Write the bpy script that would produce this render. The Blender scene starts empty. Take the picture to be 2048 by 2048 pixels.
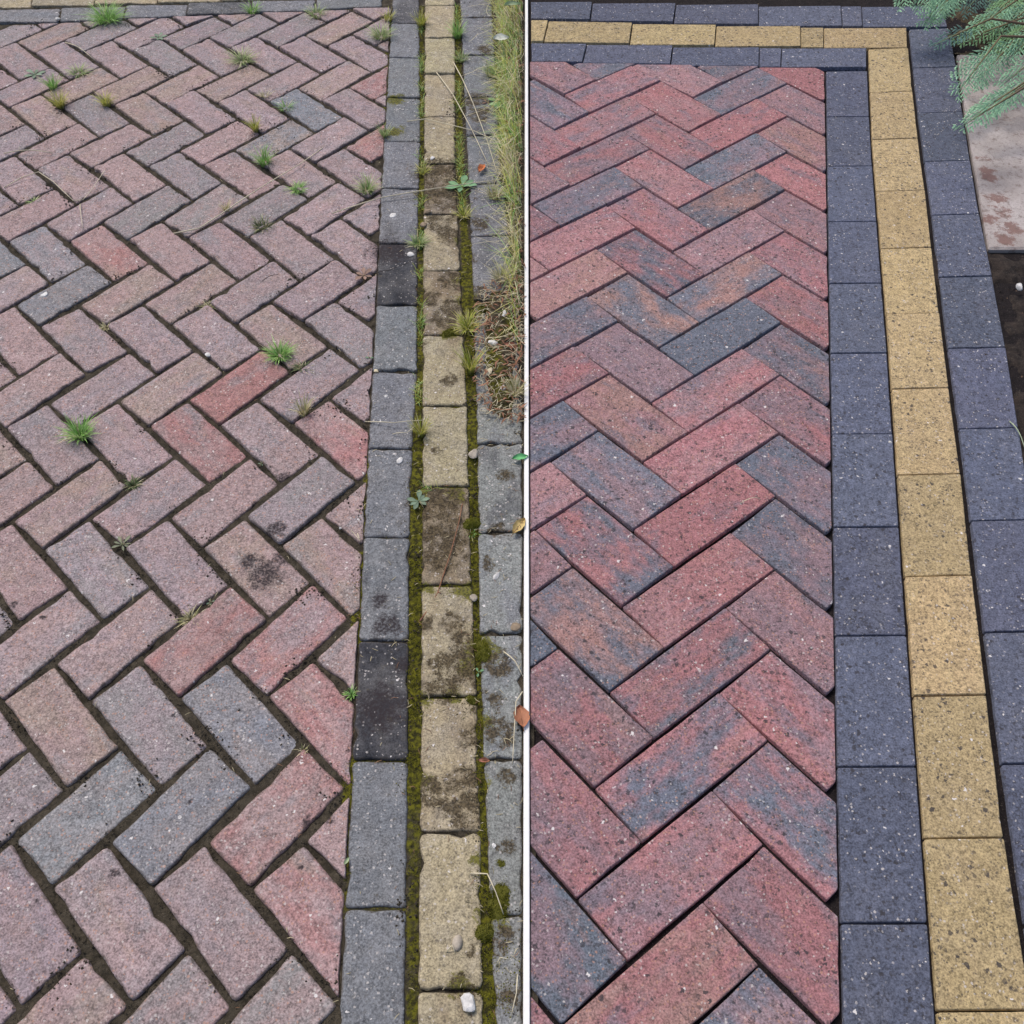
import bpy, bmesh, math, random
import numpy as np
from mathutils import Vector, Matrix
random.seed(7); RNG = np.random.default_rng(7)
S = bpy.context.scene
COL = S.collection
# ------------------------------------------------------------------ camera
cam_d = bpy.data.cameras.new('camera'); cam = bpy.data.objects.new('camera', cam_d); COL.objects.link(cam)
cam.location = (0, 0, 1.5); cam.rotation_euler = (math.radians(90 - 51.9904), 0, 0)
cam_d.sensor_width = 36; cam_d.lens = 36 * 2000 / 2048; cam_d.clip_start = .02; cam_d.clip_end = 300
S.camera = cam
# ------------------------------------------------------------------ sky and sun (bright overcast)
w = bpy.data.worlds.new('World'); S.world = w; w.use_nodes = True
SUN_EL, SUN_AZ = math.radians(58), math.radians(-35)
wt = w.node_tree; bg = wt.nodes['Background']
sky = wt.nodes.new('ShaderNodeTexSky'); sky.sky_type = 'NISHITA'; sky.sun_disc = False
sky.sun_elevation = SUN_EL; sky.sun_rotation = SUN_AZ; sky.air_density = 1.0; sky.dust_density = 4.0; sky.ozone_density = .6
wt.links.new(sky.outputs[0], bg.inputs[0]); bg.inputs[1].default_value = .12
sd = bpy.data.lights.new('sun', 'SUN'); sun = bpy.data.objects.new('sun', sd); COL.objects.link(sun)
sd.energy = 1.5; sd.angle = math.radians(12); sd.color = (1, .93, .84)
dv = Vector((math.sin(SUN_AZ) * math.cos(SUN_EL), math.cos(SUN_AZ) * math.cos(SUN_EL), math.sin(SUN_EL)))
sun.rotation_euler = dv.to_track_quat('Z', 'Y').to_euler()
S.view_settings.view_transform = 'Standard'; S.view_settings.look = 'None'
S.view_settings.exposure = 0.14; S.view_settings.gamma = 1
S.view_settings.use_curve_mapping = False
# Survey of the place, in metres on the ground. Each paver: colour letters (body, patch), direction, outline corners.

OLD_FIELD = """
mp 0.88 -0.8951,0.2271 -0.7633,0.3867 -0.6833,0.3108 -0.8155,0.1563
pb 0.88 -1.0670,0.5423 -0.9357,0.7013 -0.8575,0.6296 -0.9873,0.4716
pm -0.81 -0.9873,0.4716 -0.9169,0.5426 -0.7633,0.3867 -0.8357,0.3129
pb 0.88 -0.7444,0.2267 -0.6121,0.3862 -0.5284,0.3144 -0.6654,0.1566
mp -0.81 -1.1590,0.7863 -1.0885,0.8570 -0.9357,0.7013 -1.0076,0.6279
mg 0.88 -0.9169,0.5426 -0.7867,0.7007 -0.7075,0.6292 -0.8373,0.4731
mp -0.81 -0.8373,0.4731 -0.7666,0.5475 -0.6121,0.3862 -0.6833,0.3108
pg 0.89 -0.5928,0.2274 -0.4633,0.3886 -0.3844,0.3128 -0.5154,0.1570
mg 0.88 -1.0885,0.8570 -0.9576,1.0154 -0.8793,0.9418 -1.0090,0.7864
mp -0.80 -1.0090,0.7864 -0.9386,0.8570 -0.7867,0.7007 -0.8575,0.6296
sg 0.87 -0.7666,0.5475 -0.6367,0.7013 -0.5571,0.6292 -0.6873,0.4751
mp -0.79 -0.6873,0.4751 -0.6166,0.5424 -0.4633,0.3886 -0.5284,0.3144
gp 0.89 -0.4432,0.2280 -0.3142,0.3872 -0.2367,0.3142 -0.3659,0.1573
pm 0.88 -1.2595,1.1712 -1.1279,1.3296 -1.0499,1.2551 -1.1801,1.1006
pm -0.81 -1.1801,1.1006 -1.1096,1.1711 -0.9576,1.0154 -1.0291,0.9424
pm 0.88 -0.9386,0.8570 -0.8071,1.0159 -0.7287,0.9427 -0.8592,0.7858
pb -0.80 -0.8592,0.7858 -0.7891,0.8548 -0.6367,0.7013 -0.7075,0.6292
sg 0.91 -0.6166,0.5424 -0.4909,0.7025 -0.4080,0.6311 -0.5361,0.4732
mp -0.81 -0.5361,0.4732 -0.4677,0.5415 -0.3142,0.3872 -0.3844,0.3128
mg 0.89 -0.2954,0.2281 -0.2352,0.3019 -0.2285,0.1685
pm 0.88 -1.4302,1.4856 -1.2985,1.6437 -1.2208,1.5705 -1.3508,1.4149
pb -0.81 -1.3508,1.4149 -1.2803,1.4853 -1.1279,1.3296 -1.1999,1.2565
pp 0.88 -1.1096,1.1711 -0.9782,1.3292 -0.9006,1.2555 -1.0301,1.0995
pp -0.81 -1.0301,1.0995 -0.9593,1.1671 -0.8071,1.0159 -0.8793,0.9418
pm 0.88 -0.7891,0.8548 -0.6569,1.0147 -0.5843,0.9433 -0.7123,0.7838
gm -0.78 -0.7123,0.7838 -0.6408,0.8591 -0.4909,0.7025 -0.5571,0.6292
pr 0.89 -0.4677,0.5415 -0.3376,0.7012 -0.2590,0.6282 -0.3890,0.4708
pr -0.80 -0.3890,0.4708 -0.3166,0.5417 -0.2436,0.4673 -0.2359,0.3150 -0.2367,0.3142
mp 0.88 -1.6009,1.8000 -1.4694,1.9578 -1.3915,1.8846 -1.5215,1.7293
pm -0.81 -1.5215,1.7293 -1.4510,1.7996 -1.2985,1.6437 -1.3706,1.5708
pm 0.88 -1.2803,1.4853 -1.1497,1.6441 -1.0713,1.5696 -1.2009,1.4147
pb -0.81 -1.2009,1.4147 -1.1305,1.4850 -0.9782,1.3292 -1.0499,1.2551
pb 0.89 -0.9593,1.1671 -0.8300,1.3284 -0.7561,1.2548 -0.8820,1.1001
mg -0.80 -0.8820,1.1001 -0.8109,1.1718 -0.6569,1.0147 -0.7287,0.9427
rp 0.88 -0.6408,0.8591 -0.5113,1.0150 -0.4304,0.9420 -0.5608,0.7871
sg -0.80 -0.5608,0.7871 -0.4900,0.8575 -0.3376,0.7012 -0.4080,0.6311
pp 0.89 -0.3166,0.5417 -0.2515,0.6229 -0.2441,0.4775
mp 0.88 -1.4510,1.7996 -1.3196,1.9574 -1.2415,1.8852 -1.3716,1.7289
pp -0.81 -1.3716,1.7289 -1.3012,1.7993 -1.1497,1.6441 -1.2208,1.5705
pp 0.89 -1.1305,1.4850 -1.0006,1.6445 -0.9244,1.5738 -1.0513,1.4138
mp -0.81 -1.0513,1.4138 -0.9815,1.4828 -0.8300,1.3284 -0.9006,1.2555
pm 0.88 -0.8109,1.1718 -0.6791,1.3308 -0.5973,1.2564 -0.7290,1.1022
mp -0.83 -0.7290,1.1022 -0.6589,1.1720 -0.5113,1.0150 -0.5843,0.9433
rm 0.91 -0.4900,0.8575 -0.3627,1.0199 -0.2860,0.9425 -0.4115,0.7874
rp -0.81 -0.4115,0.7874 -0.3413,0.8573 -0.2591,0.7740 -0.2521,0.6353 -0.2590,0.6282
pb 0.87 -1.6218,2.1136 -1.4902,2.2709 -1.4125,2.1978 -1.5424,2.0429
mp -0.81 -1.5424,2.0429 -1.4720,2.1131 -1.3196,1.9574 -1.3915,1.8846
pm 0.87 -1.3012,1.7993 -1.1692,1.9563 -1.0914,1.8837 -1.2217,1.7296
pp -0.82 -1.2217,1.7296 -1.1508,1.8024 -1.0006,1.6445 -1.0713,1.5696
mp 0.86 -0.9815,1.4828 -0.8456,1.6415 -0.7698,1.5700 -0.9021,1.4138
pm -0.83 -0.9021,1.4138 -0.8324,1.4851 -0.6791,1.3308 -0.7561,1.2548
pp 0.87 -0.6589,1.1720 -0.5269,1.3280 -0.4550,1.2540 -0.5803,1.0982
pb -0.81 -0.5803,1.0982 -0.5109,1.1700 -0.3627,1.0199 -0.4304,0.9420
pp 0.88 -0.3413,0.8573 -0.2679,0.9470 -0.2598,0.7886 -0.2614,0.7867
pp 0.87 -1.7921,2.4267 -1.6601,2.5833 -1.5826,2.5105 -1.7129,2.3563
pb -0.81 -1.7129,2.3563 -1.6423,2.4261 -1.4902,2.2709 -1.5623,2.1984
mp 0.87 -1.4720,2.1131 -1.3406,2.2703 -1.2625,2.1972 -1.3927,2.0424
sg -0.81 -1.3927,2.0424 -1.3223,2.1125 -1.1692,1.9563 -1.2415,1.8852
sg 0.86 -1.1508,1.8024 -1.0206,1.9550 -0.9406,1.8826 -1.0746,1.7301
mp -0.81 -1.0746,1.7301 -0.9989,1.7965 -0.8456,1.6415 -0.9244,1.5738
pb 0.86 -0.8324,1.4851 -0.6988,1.6404 -0.6217,1.5702 -0.7518,1.4124
rp -0.79 -0.7518,1.4124 -0.6829,1.4841 -0.5269,1.3280 -0.5973,1.2564
mg 0.89 -0.5109,1.1700 -0.3816,1.3286 -0.3035,1.2560 -0.4339,1.1015
pb -0.82 -0.4339,1.1015 -0.3633,1.1705 -0.2746,1.0800 -0.2685,0.9597 -0.2860,0.9425
mp 0.87 -1.9614,2.7388 -1.8288,2.8946 -1.7516,2.8220 -1.8825,2.6686
pp -0.81 -1.8825,2.6686 -1.8116,2.7380 -1.6601,2.5833 -1.7324,2.5112
mp 0.87 -1.6423,2.4261 -1.5105,2.5827 -1.4330,2.5099 -1.5632,2.3557
pp -0.81 -1.5632,2.3557 -1.4926,2.4255 -1.3406,2.2703 -1.4125,2.1978
pp 0.88 -1.3223,2.1125 -1.1910,2.2697 -1.1143,2.1977 -1.2425,2.0418
ms -0.81 -1.2425,2.0418 -1.1711,2.1115 -1.0206,1.9550 -1.0914,1.8837
pb 0.88 -0.9989,1.7965 -0.8700,1.9520 -0.7923,1.8799 -0.9209,1.7273
mp -0.81 -0.9209,1.7273 -0.8510,1.7986 -0.6988,1.6404 -0.7698,1.5700
rr 0.87 -0.6829,1.4841 -0.5505,1.6419 -0.4766,1.5691 -0.6039,1.4118
pm -0.81 -0.6039,1.4118 -0.5356,1.4828 -0.3816,1.3286 -0.4550,1.2540
pp 0.88 -0.3633,1.1705 -0.2840,1.2662 -0.2762,1.1117 -0.2843,1.1020
pm -0.81 -2.0512,2.9800 -1.9800,3.0491 -1.8288,2.8946 -1.9014,2.8228
pb 0.87 -1.8116,2.7380 -1.6791,2.8937 -1.6020,2.8212 -1.7327,2.6679
mp -0.81 -1.7327,2.6679 -1.6619,2.7373 -1.5105,2.5827 -1.5826,2.5105
mg 0.87 -1.4926,2.4255 -1.3610,2.5820 -1.2852,2.5099 -1.4135,2.3552
pm -0.81 -1.4135,2.3552 -1.3432,2.4250 -1.1910,2.2697 -1.2625,2.1972
mp 0.90 -1.1711,2.1115 -1.0438,2.2735 -0.9665,2.1970 -1.0913,2.0393
rp -0.80 -1.0913,2.0393 -1.0263,2.1121 -0.8700,1.9520 -0.9406,1.8826
pb 0.88 -0.8510,1.7986 -0.7211,1.9544 -0.6433,1.8802 -0.7724,1.7260
mp -0.80 -0.7724,1.7260 -0.6996,1.7984 -0.5505,1.6419 -0.6217,1.5702
mp 0.88 -0.5356,1.4828 -0.4016,1.6446 -0.3256,1.5728 -0.4539,1.4145
rp -0.81 -0.4539,1.4145 -0.3847,1.4850 -0.2902,1.3883 -0.2845,1.2754 -0.3035,1.2560
mg 0.86 -1.9800,3.0491 -1.8924,3.1513 -1.7952,3.1552 -1.7700,3.1315 -1.9013,2.9790
pb -0.81 -1.9013,2.9790 -1.8302,3.0480 -1.6791,2.8937 -1.7516,2.8220
pm 0.87 -1.6619,2.7373 -1.5296,2.8929 -1.4525,2.8204 -1.5831,2.6672
pp -0.81 -1.5831,2.6672 -1.5123,2.7365 -1.3610,2.5820 -1.4330,2.5099
pp 0.87 -1.3432,2.4250 -1.2118,2.5813 -1.1359,2.5079 -1.2655,2.3551
pm -0.81 -1.2655,2.3551 -1.1988,2.4260 -1.0438,2.2735 -1.1143,2.1977
gm 0.89 -1.0263,2.1121 -0.8950,2.2730 -0.8156,2.2012 -0.9443,2.0406
pp -0.81 -0.9443,2.0406 -0.8744,2.1118 -0.7211,1.9544 -0.7923,1.8799
mp 0.89 -0.6996,1.7984 -0.5726,1.9551 -0.4975,1.8736 -0.6234,1.7242
pb -0.81 -0.6234,1.7242 -0.5534,1.7954 -0.4016,1.6446 -0.4766,1.5691
pm 0.88 -0.3847,1.4850 -0.3002,1.5867 -0.2922,1.4290 -0.3049,1.4138
pb 0.86 -1.8302,3.0480 -1.7364,3.1575 -1.6527,3.1608 -1.6205,3.1305 -1.7515,2.9780
pm -0.81 -1.7515,2.9780 -1.6805,3.0470 -1.5296,2.8929 -1.6020,2.8212
mp 0.87 -1.5123,2.7365 -1.3802,2.8921 -1.3031,2.8197 -1.4335,2.6665
pb -0.81 -1.4335,2.6665 -1.3629,2.7358 -1.2118,2.5813 -1.2852,2.5099
pp 0.84 -1.1988,2.4260 -1.0635,2.5759 -0.9863,2.5091 -1.1146,2.3538
pp -0.81 -1.1146,2.3538 -1.0455,2.4235 -0.8950,2.2730 -0.9665,2.1970
gp 0.93 -0.8744,2.1118 -0.7519,2.2771 -0.6671,2.2017 -0.7982,2.0432
pm -0.81 -0.7982,2.0432 -0.7283,2.1102 -0.5726,1.9551 -0.6433,1.8802
mp 0.88 -0.5534,1.7954 -0.4224,1.9536 -0.3439,1.8740 -0.4722,1.7287
mg -0.82 -0.4722,1.7287 -0.4047,1.7940 -0.3057,1.6948 -0.3007,1.5970 -0.3256,1.5728
mg 0.86 -1.6805,3.0470 -1.5807,3.1636 -1.5104,3.1664 -1.4711,3.1295 -1.6019,2.9771
pm -0.81 -1.6019,2.9771 -1.5310,3.0460 -1.3802,2.8921 -1.4525,2.8204
pb 0.87 -1.3629,2.7358 -1.2310,2.8913 -1.1527,2.8177 -1.2841,2.6658
mg -0.82 -1.2841,2.6658 -1.2134,2.7350 -1.0635,2.5759 -1.1359,2.5079
gm 0.87 -1.0455,2.4235 -0.9131,2.5815 -0.8378,2.5085 -0.9656,2.3573
mg -0.81 -0.9656,2.3573 -0.8958,2.4245 -0.7519,2.2771 -0.8156,2.2012
mg 0.88 -0.7283,2.1102 -0.5950,2.2710 -0.5177,2.2009 -0.6461,2.0404
mp -0.84 -0.6461,2.0404 -0.5748,2.1126 -0.4224,1.9536 -0.4975,1.8736
mp 0.88 -0.4047,1.7940 -0.3161,1.9013 -0.3084,1.7481 -0.3259,1.7271
pb 0.86 -1.5310,3.0460 -1.4252,3.1698 -1.3682,3.1720 -1.3219,3.1285 -1.4525,2.9762
mp -0.81 -1.4525,2.9762 -1.3817,3.0451 -1.2310,2.8913 -1.3031,2.8197
pb 0.86 -1.2134,2.7350 -1.0811,2.8894 -1.0049,2.8179 -1.1341,2.6628
pb -0.81 -1.1341,2.6628 -1.0602,2.7302 -0.9131,2.5815 -0.9863,2.5091
pp 0.87 -0.8958,2.4245 -0.7648,2.5800 -0.6872,2.5070 -0.8191,2.3562
pp -0.79 -0.8191,2.3562 -0.7470,2.4231 -0.5950,2.2710 -0.6671,2.2017
pm 0.91 -0.5748,2.1126 -0.4506,2.2731 -0.3697,2.1959 -0.4961,2.0401
pm -0.83 -0.4961,2.0401 -0.4272,2.1114 -0.3211,2.0005 -0.3163,1.9049 -0.3439,1.8740
pm -0.81 -1.4304,3.1696 -1.4711,3.1295 -1.5065,3.1666
mg 0.86 -1.3817,3.0451 -1.2700,3.1759 -1.2261,3.1776 -1.1727,3.1278 -1.3032,2.9753
mp -0.81 -1.3032,2.9753 -1.2325,3.0442 -1.0811,2.8894 -1.1527,2.8177
pb 0.90 -1.0602,2.7302 -0.9346,2.8891 -0.8551,2.8148 -0.9841,2.6620
pm -0.81 -0.9841,2.6620 -0.9171,2.7365 -0.7648,2.5800 -0.8378,2.5085
sb 0.87 -0.7470,2.4231 -0.6156,2.5790 -0.5384,2.5064 -0.6700,2.3552
pm -0.79 -0.6700,2.3552 -0.5974,2.4221 -0.4506,2.2731 -0.5177,2.2009
mp 0.87 -0.4272,2.1114 -0.3325,2.2245 -0.3245,2.0666 -0.3474,2.0389
mg -0.81 -1.2740,3.1757 -1.3219,3.1285 -1.3636,3.1722
mp 0.86 -1.2325,3.0442 -1.1145,3.1821 -1.0844,3.1832 -1.0215,3.1240 -1.1537,2.9744
mg -0.81 -1.1537,2.9744 -1.0825,3.0434 -0.9346,2.8891 -1.0049,2.8179
pb 0.81 -0.9171,2.7365 -0.7778,2.8842 -0.7065,2.8189 -0.8368,2.6649
mp -0.81 -0.8368,2.6649 -0.7662,2.7331 -0.6156,2.5790 -0.6872,2.5070
mp 0.88 -0.5974,2.4221 -0.4670,2.5785 -0.3898,2.5059 -0.5200,2.3537
mp -0.81 -0.5200,2.3537 -0.4488,2.4217 -0.3367,2.3070 -0.3329,2.2319 -0.3697,2.1959
pm -0.81 -1.1173,3.1819 -1.1727,3.1278 -1.2206,3.1779
mg 0.79 -1.0825,3.0434 -0.9432,3.1843 -0.8713,3.1193 -1.0031,2.9709
mp -0.81 -1.0031,2.9709 -0.9324,3.0418 -0.7778,2.8842 -0.8551,2.8148
mp 0.87 -0.7662,2.7331 -0.6354,2.8891 -0.5587,2.8164 -0.6880,2.6634
ss -0.81 -0.6880,2.6634 -0.6178,2.7332 -0.4670,2.5785 -0.5384,2.5064
rp 0.88 -0.4488,2.4217 -0.3485,2.5419 -0.3408,2.3887 -0.3713,2.3530
mp -0.81 -0.9473,3.1887 -0.9432,3.1843 -1.0215,3.1240 -1.0783,3.1835
mg 0.87 -0.9324,3.0418 -0.8028,3.1944 -0.8018,3.1944 -0.7266,3.1248 -0.8552,2.9750
mp -0.81 -0.8552,2.9750 -0.7849,3.0409 -0.6354,2.8891 -0.7065,2.8189
pb 0.87 -0.6178,2.7332 -0.4871,2.8878 -0.4103,2.8157 -0.5394,2.6627
mp -0.81 -0.5394,2.6627 -0.4694,2.7320 -0.3521,2.6122 -0.3488,2.5472 -0.3898,2.5059
pb -0.81 -0.8028,3.1944 -0.8713,3.1193 -0.9375,3.1890
mg 0.87 -0.7849,3.0409 -0.6550,3.1961 -0.5783,3.1242 -0.7057,2.9707
mp -0.81 -0.7057,2.9707 -0.6375,3.0410 -0.4871,2.8878 -0.5587,2.8164
rp 0.87 -0.4694,2.7320 -0.3645,2.8567 -0.3567,2.7027 -0.3909,2.6621
mp -0.81 -0.3909,2.6621 -0.3563,2.6963 -0.3526,2.6220
pm -0.80 -0.6589,3.2001 -0.6550,3.1961 -0.7266,3.1248 -0.7940,3.1947
pb 0.87 -0.6375,3.0410 -0.5067,3.1953 -0.4301,3.1235 -0.5592,2.9715
mp -0.81 -0.5592,2.9715 -0.4892,3.0403 -0.3675,2.9163 -0.3647,2.8613 -0.4103,2.8157
pm -0.81 -0.5169,3.2057 -0.5067,3.1953 -0.5783,3.1242 -0.6511,3.2004
mp 0.87 -0.4892,3.0403 -0.3803,3.1690 -0.3725,3.0161 -0.4109,2.9709
pb -0.81 -0.4109,2.9709 -0.3722,3.0089 -0.3680,2.9259
pm -0.81 -0.3824,3.2110 -0.3804,3.1729 -0.4301,3.1235 -0.5090,3.2060
"""

NEW_FIELD = """
mr -0.84 0.0246,0.3271 0.1358,0.2035 0.0370,0.1203 0.0225,0.1364
mp 0.66 0.0370,0.1203 0.2483,0.2854 0.3186,0.2014 0.1045,0.0360
sm -0.85 0.0267,0.5272 0.1638,0.3698 0.0674,0.2877 0.0247,0.3359
rb 0.66 0.0674,0.2877 0.2793,0.4521 0.3484,0.3648 0.1358,0.2035
ss 0.65 0.0312,0.9376 0.0800,0.8762 0.0301,0.8381
rm -0.86 0.0285,0.6907 0.0493,0.7076 0.1974,0.5391 0.0953,0.4556 0.0268,0.5352
mr 0.66 0.0953,0.4556 0.3138,0.6235 0.3825,0.5368 0.1638,0.3698
ms -0.83 0.2483,0.2854 0.3484,0.3648 0.4444,0.2616 0.4215,0.1373 0.4001,0.1194
mp 0.65 0.0333,1.1241 0.0432,1.1317 0.1111,1.0469 0.0318,0.9855
mr -0.85 0.0301,0.8352 0.0800,0.8762 0.2307,0.7097 0.1295,0.6253 0.0291,0.7388
sr 0.66 0.1295,0.6253 0.3466,0.7940 0.4160,0.7069 0.1974,0.5391
rm -0.83 0.2793,0.4521 0.3825,0.5368 0.4759,0.4322 0.4521,0.3035 0.4314,0.2859
pm 0.65 0.0349,1.2700 0.0756,1.3009 0.1458,1.2159 0.0333,1.1298
bs -0.84 0.0317,0.9801 0.1111,1.0469 0.2635,0.8782 0.1631,0.7937 0.0313,0.9405
sr 0.66 0.1631,0.7937 0.3795,0.9624 0.4481,0.8771 0.2307,0.7097
sr -0.85 0.3138,0.6235 0.4160,0.7069 0.5074,0.6028 0.4830,0.4704 0.4634,0.4538
ms 0.66 0.0365,1.4171 0.1068,1.4712 0.1767,1.3860 0.0349,1.2758
rs -0.83 0.0432,1.1317 0.1458,1.2159 0.2972,1.0489 0.1956,0.9636
rp 0.66 0.1956,0.9636 0.4119,1.1302 0.4818,1.0452 0.2635,0.8782
rm -0.85 0.3466,0.7940 0.4481,0.8771 0.5388,0.7730 0.5140,0.6384 0.4965,0.6236
rm 0.65 0.0381,1.5617 0.1360,1.6363 0.2084,1.5508 0.0365,1.4205
ms -0.83 0.0756,1.3009 0.1767,1.3860 0.3300,1.2212 0.2285,1.1346
rr 0.66 0.2285,1.1346 0.4447,1.3019 0.5117,1.2170 0.2972,1.0489
mp -0.85 0.3795,0.9624 0.4818,1.0452 0.5703,0.9433 0.5450,0.8065 0.5291,0.7931
ms 0.64 0.0396,1.7058 0.1715,1.8038 0.2388,1.7194 0.0381,1.5658
pb -0.83 0.1068,1.4712 0.2084,1.5508 0.3599,1.3837 0.2601,1.3039
rp 0.66 0.2601,1.3039 0.4742,1.4695 0.5456,1.3837 0.3300,1.2212
ms -0.84 0.4119,1.1302 0.5117,1.2170 0.6017,1.1134 0.5760,0.9742 0.5617,0.9622
pb -0.87 0.0423,1.9472 0.0882,1.8931 0.0413,1.8553
bp 0.66 0.0412,1.8536 0.2024,1.9786 0.2726,1.8893 0.0558,1.7226 0.0400,1.7435
mm -0.82 0.1360,1.6363 0.2388,1.7194 0.3914,1.5509 0.2913,1.4688
mr 0.66 0.2913,1.4688 0.5052,1.6358 0.5761,1.5544 0.3599,1.3837
sm -0.85 0.4447,1.3019 0.5456,1.3837 0.6331,1.2833 0.6071,1.1429 0.5938,1.1317
mr -0.87 0.0445,2.1544 0.1194,2.0691 0.0429,2.0030
rp 0.65 0.0428,2.0007 0.2365,2.1490 0.3039,2.0595 0.0882,1.8931 0.0423,1.9529
bs -0.84 0.1715,1.8038 0.2726,1.8893 0.4220,1.7198 0.3225,1.6360
ss 0.67 0.3225,1.6360 0.5383,1.8084 0.6064,1.7223 0.3914,1.5509
rm -0.84 0.4742,1.4695 0.5761,1.5544 0.6645,1.4532 0.6382,1.3113 0.6259,1.3009
pm -0.87 0.0467,2.3573 0.1507,2.2377 0.0500,2.1543 0.0446,2.1607
ms 0.65 0.0500,2.1543 0.2681,2.3217 0.3366,2.2314 0.1194,2.0691
sr -0.85 0.2024,1.9786 0.3039,2.0595 0.4542,1.8878 0.3554,1.8056
bs 0.67 0.3554,1.8056 0.5701,1.9770 0.6384,1.8927 0.4220,1.7198
ms -0.83 0.5052,1.6358 0.6064,1.7223 0.6956,1.6221 0.6693,1.4792 0.6581,1.4698
rm -0.87 0.0490,2.5644 0.1848,2.4111 0.0833,2.3229 0.0468,2.3659
mr 0.67 0.0833,2.3229 0.2996,2.4955 0.3682,2.4073 0.1507,2.2377
mr -0.86 0.2365,2.1490 0.3366,2.2314 0.4856,2.0596 0.3867,1.9757
pm 0.67 0.3867,1.9757 0.6015,2.1469 0.6716,2.0599 0.4542,1.8878
rm -0.84 0.5383,1.8084 0.6384,1.8927 0.7271,1.7926 0.7005,1.6486 0.6893,1.6393
ms -0.86 0.0510,2.7476 0.0631,2.7572 0.2143,2.5853 0.1149,2.4964 0.0491,2.5731
rm 0.69 0.1149,2.4964 0.3289,2.6735 0.3998,2.5815 0.1848,2.4111
rp -0.87 0.2681,2.3217 0.3682,2.4073 0.5181,2.2313 0.4158,2.1475
sb 0.67 0.4158,2.1475 0.6320,2.3196 0.7015,2.2323 0.4856,2.0596
rm -0.84 0.5701,1.9770 0.6716,2.0599 0.7585,1.9627 0.7318,1.8179 0.7208,1.8087
mp -0.82 0.0522,2.8571 0.1571,2.8563 0.2438,2.7581 0.1479,2.6785 0.0514,2.7828
mr 0.68 0.1479,2.6785 0.3493,2.8402 0.4308,2.7605 0.2143,2.5853
mr -0.86 0.2996,2.4955 0.3998,2.5815 0.5505,2.4073 0.4512,2.3187
sm 0.69 0.4512,2.3187 0.6657,2.4958 0.7340,2.4032 0.5181,2.2313
pm -0.84 0.6015,2.1469 0.7015,2.2323 0.7901,2.1336 0.7629,1.9866 0.7532,1.9783
ms 0.67 0.1766,2.8431 0.1927,2.8560 0.3673,2.8545 0.2438,2.7581
rp -0.86 0.3289,2.6735 0.4308,2.7605 0.5835,2.5860 0.4816,2.4949
rr 0.69 0.4816,2.4949 0.6942,2.6719 0.7664,2.5815 0.5505,2.4073
rr -0.84 0.6320,2.3196 0.7340,2.4032 0.8218,2.3054 0.7943,2.1566 0.7851,2.1487
mp -0.79 0.3493,2.8402 0.3676,2.8545 0.5259,2.8532 0.6107,2.7603 0.5141,2.6734
sm 0.68 0.5141,2.6734 0.7236,2.8445 0.7964,2.7558 0.5835,2.5860
pb -0.86 0.6657,2.4958 0.7664,2.5815 0.8541,2.4802 0.8260,2.3283 0.8168,2.3203
ms 0.66 0.5447,2.8448 0.5551,2.8530 0.7308,2.8515 0.6107,2.7603
mp -0.85 0.6942,2.6719 0.7964,2.7558 0.8860,2.6530 0.8580,2.5012 0.8492,2.4937
rr -0.84 0.7236,2.8445 0.7327,2.8515 0.8968,2.8502 0.9180,2.8261 0.8903,2.6761 0.8811,2.6684
"""

COURSES = {}

COURSES["old_inner"] = """
cc -1.51 -0.3942,3.4708 -0.3072,3.4656 -0.2968,3.2948 -0.3862,3.2999
dc 1.62 -0.3862,3.2999 -0.2968,3.2948 -0.2850,3.1005 -0.3770,3.1054
cc 1.62 -0.3770,3.1054 -0.2850,3.1005 -0.2722,2.8898 -0.3672,2.8945
cc 1.62 -0.3672,2.8945 -0.2722,2.8898 -0.2586,2.6676 -0.3558,2.6720
cc -1.51 -0.3558,2.6720 -0.2586,2.6676 -0.2451,2.4444 -0.3466,2.4487
cc 1.61 -0.3466,2.4487 -0.2451,2.4444 -0.2365,2.2290 -0.3372,2.2329
cd 1.63 -0.3372,2.2329 -0.2365,2.2290 -0.2274,2.0005 -0.3247,2.0039
kd 1.63 -0.3247,2.0039 -0.2274,2.0005 -0.2143,1.7742 -0.3106,1.7771
cc 1.61 -0.3106,1.7771 -0.2143,1.7742 -0.2018,1.5594 -0.3011,1.5620
cc 1.62 -0.3011,1.5620 -0.2018,1.5594 -0.1991,1.3391 -0.2911,1.3412
cc 1.62 -0.2911,1.3412 -0.1991,1.3391 -0.1902,1.1161 -0.2796,1.1178
cd 1.62 -0.2796,1.1178 -0.1902,1.1161 -0.1779,0.8923 -0.2677,0.8937
kk 1.62 -0.2677,0.8937 -0.1779,0.8923 -0.1647,0.6717 -0.2571,0.6728
cc 1.62 -0.2571,0.6728 -0.1647,0.6717 -0.1531,0.4423 -0.2453,0.4430
cc 1.62 -0.2453,0.4430 -0.1531,0.4423 -0.1416,0.2167 -0.2337,0.2170
cc 1.62 -0.2337,0.2170 -0.1416,0.2167 -0.1303,-0.0060 -0.2222,-0.0060
"""

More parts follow.
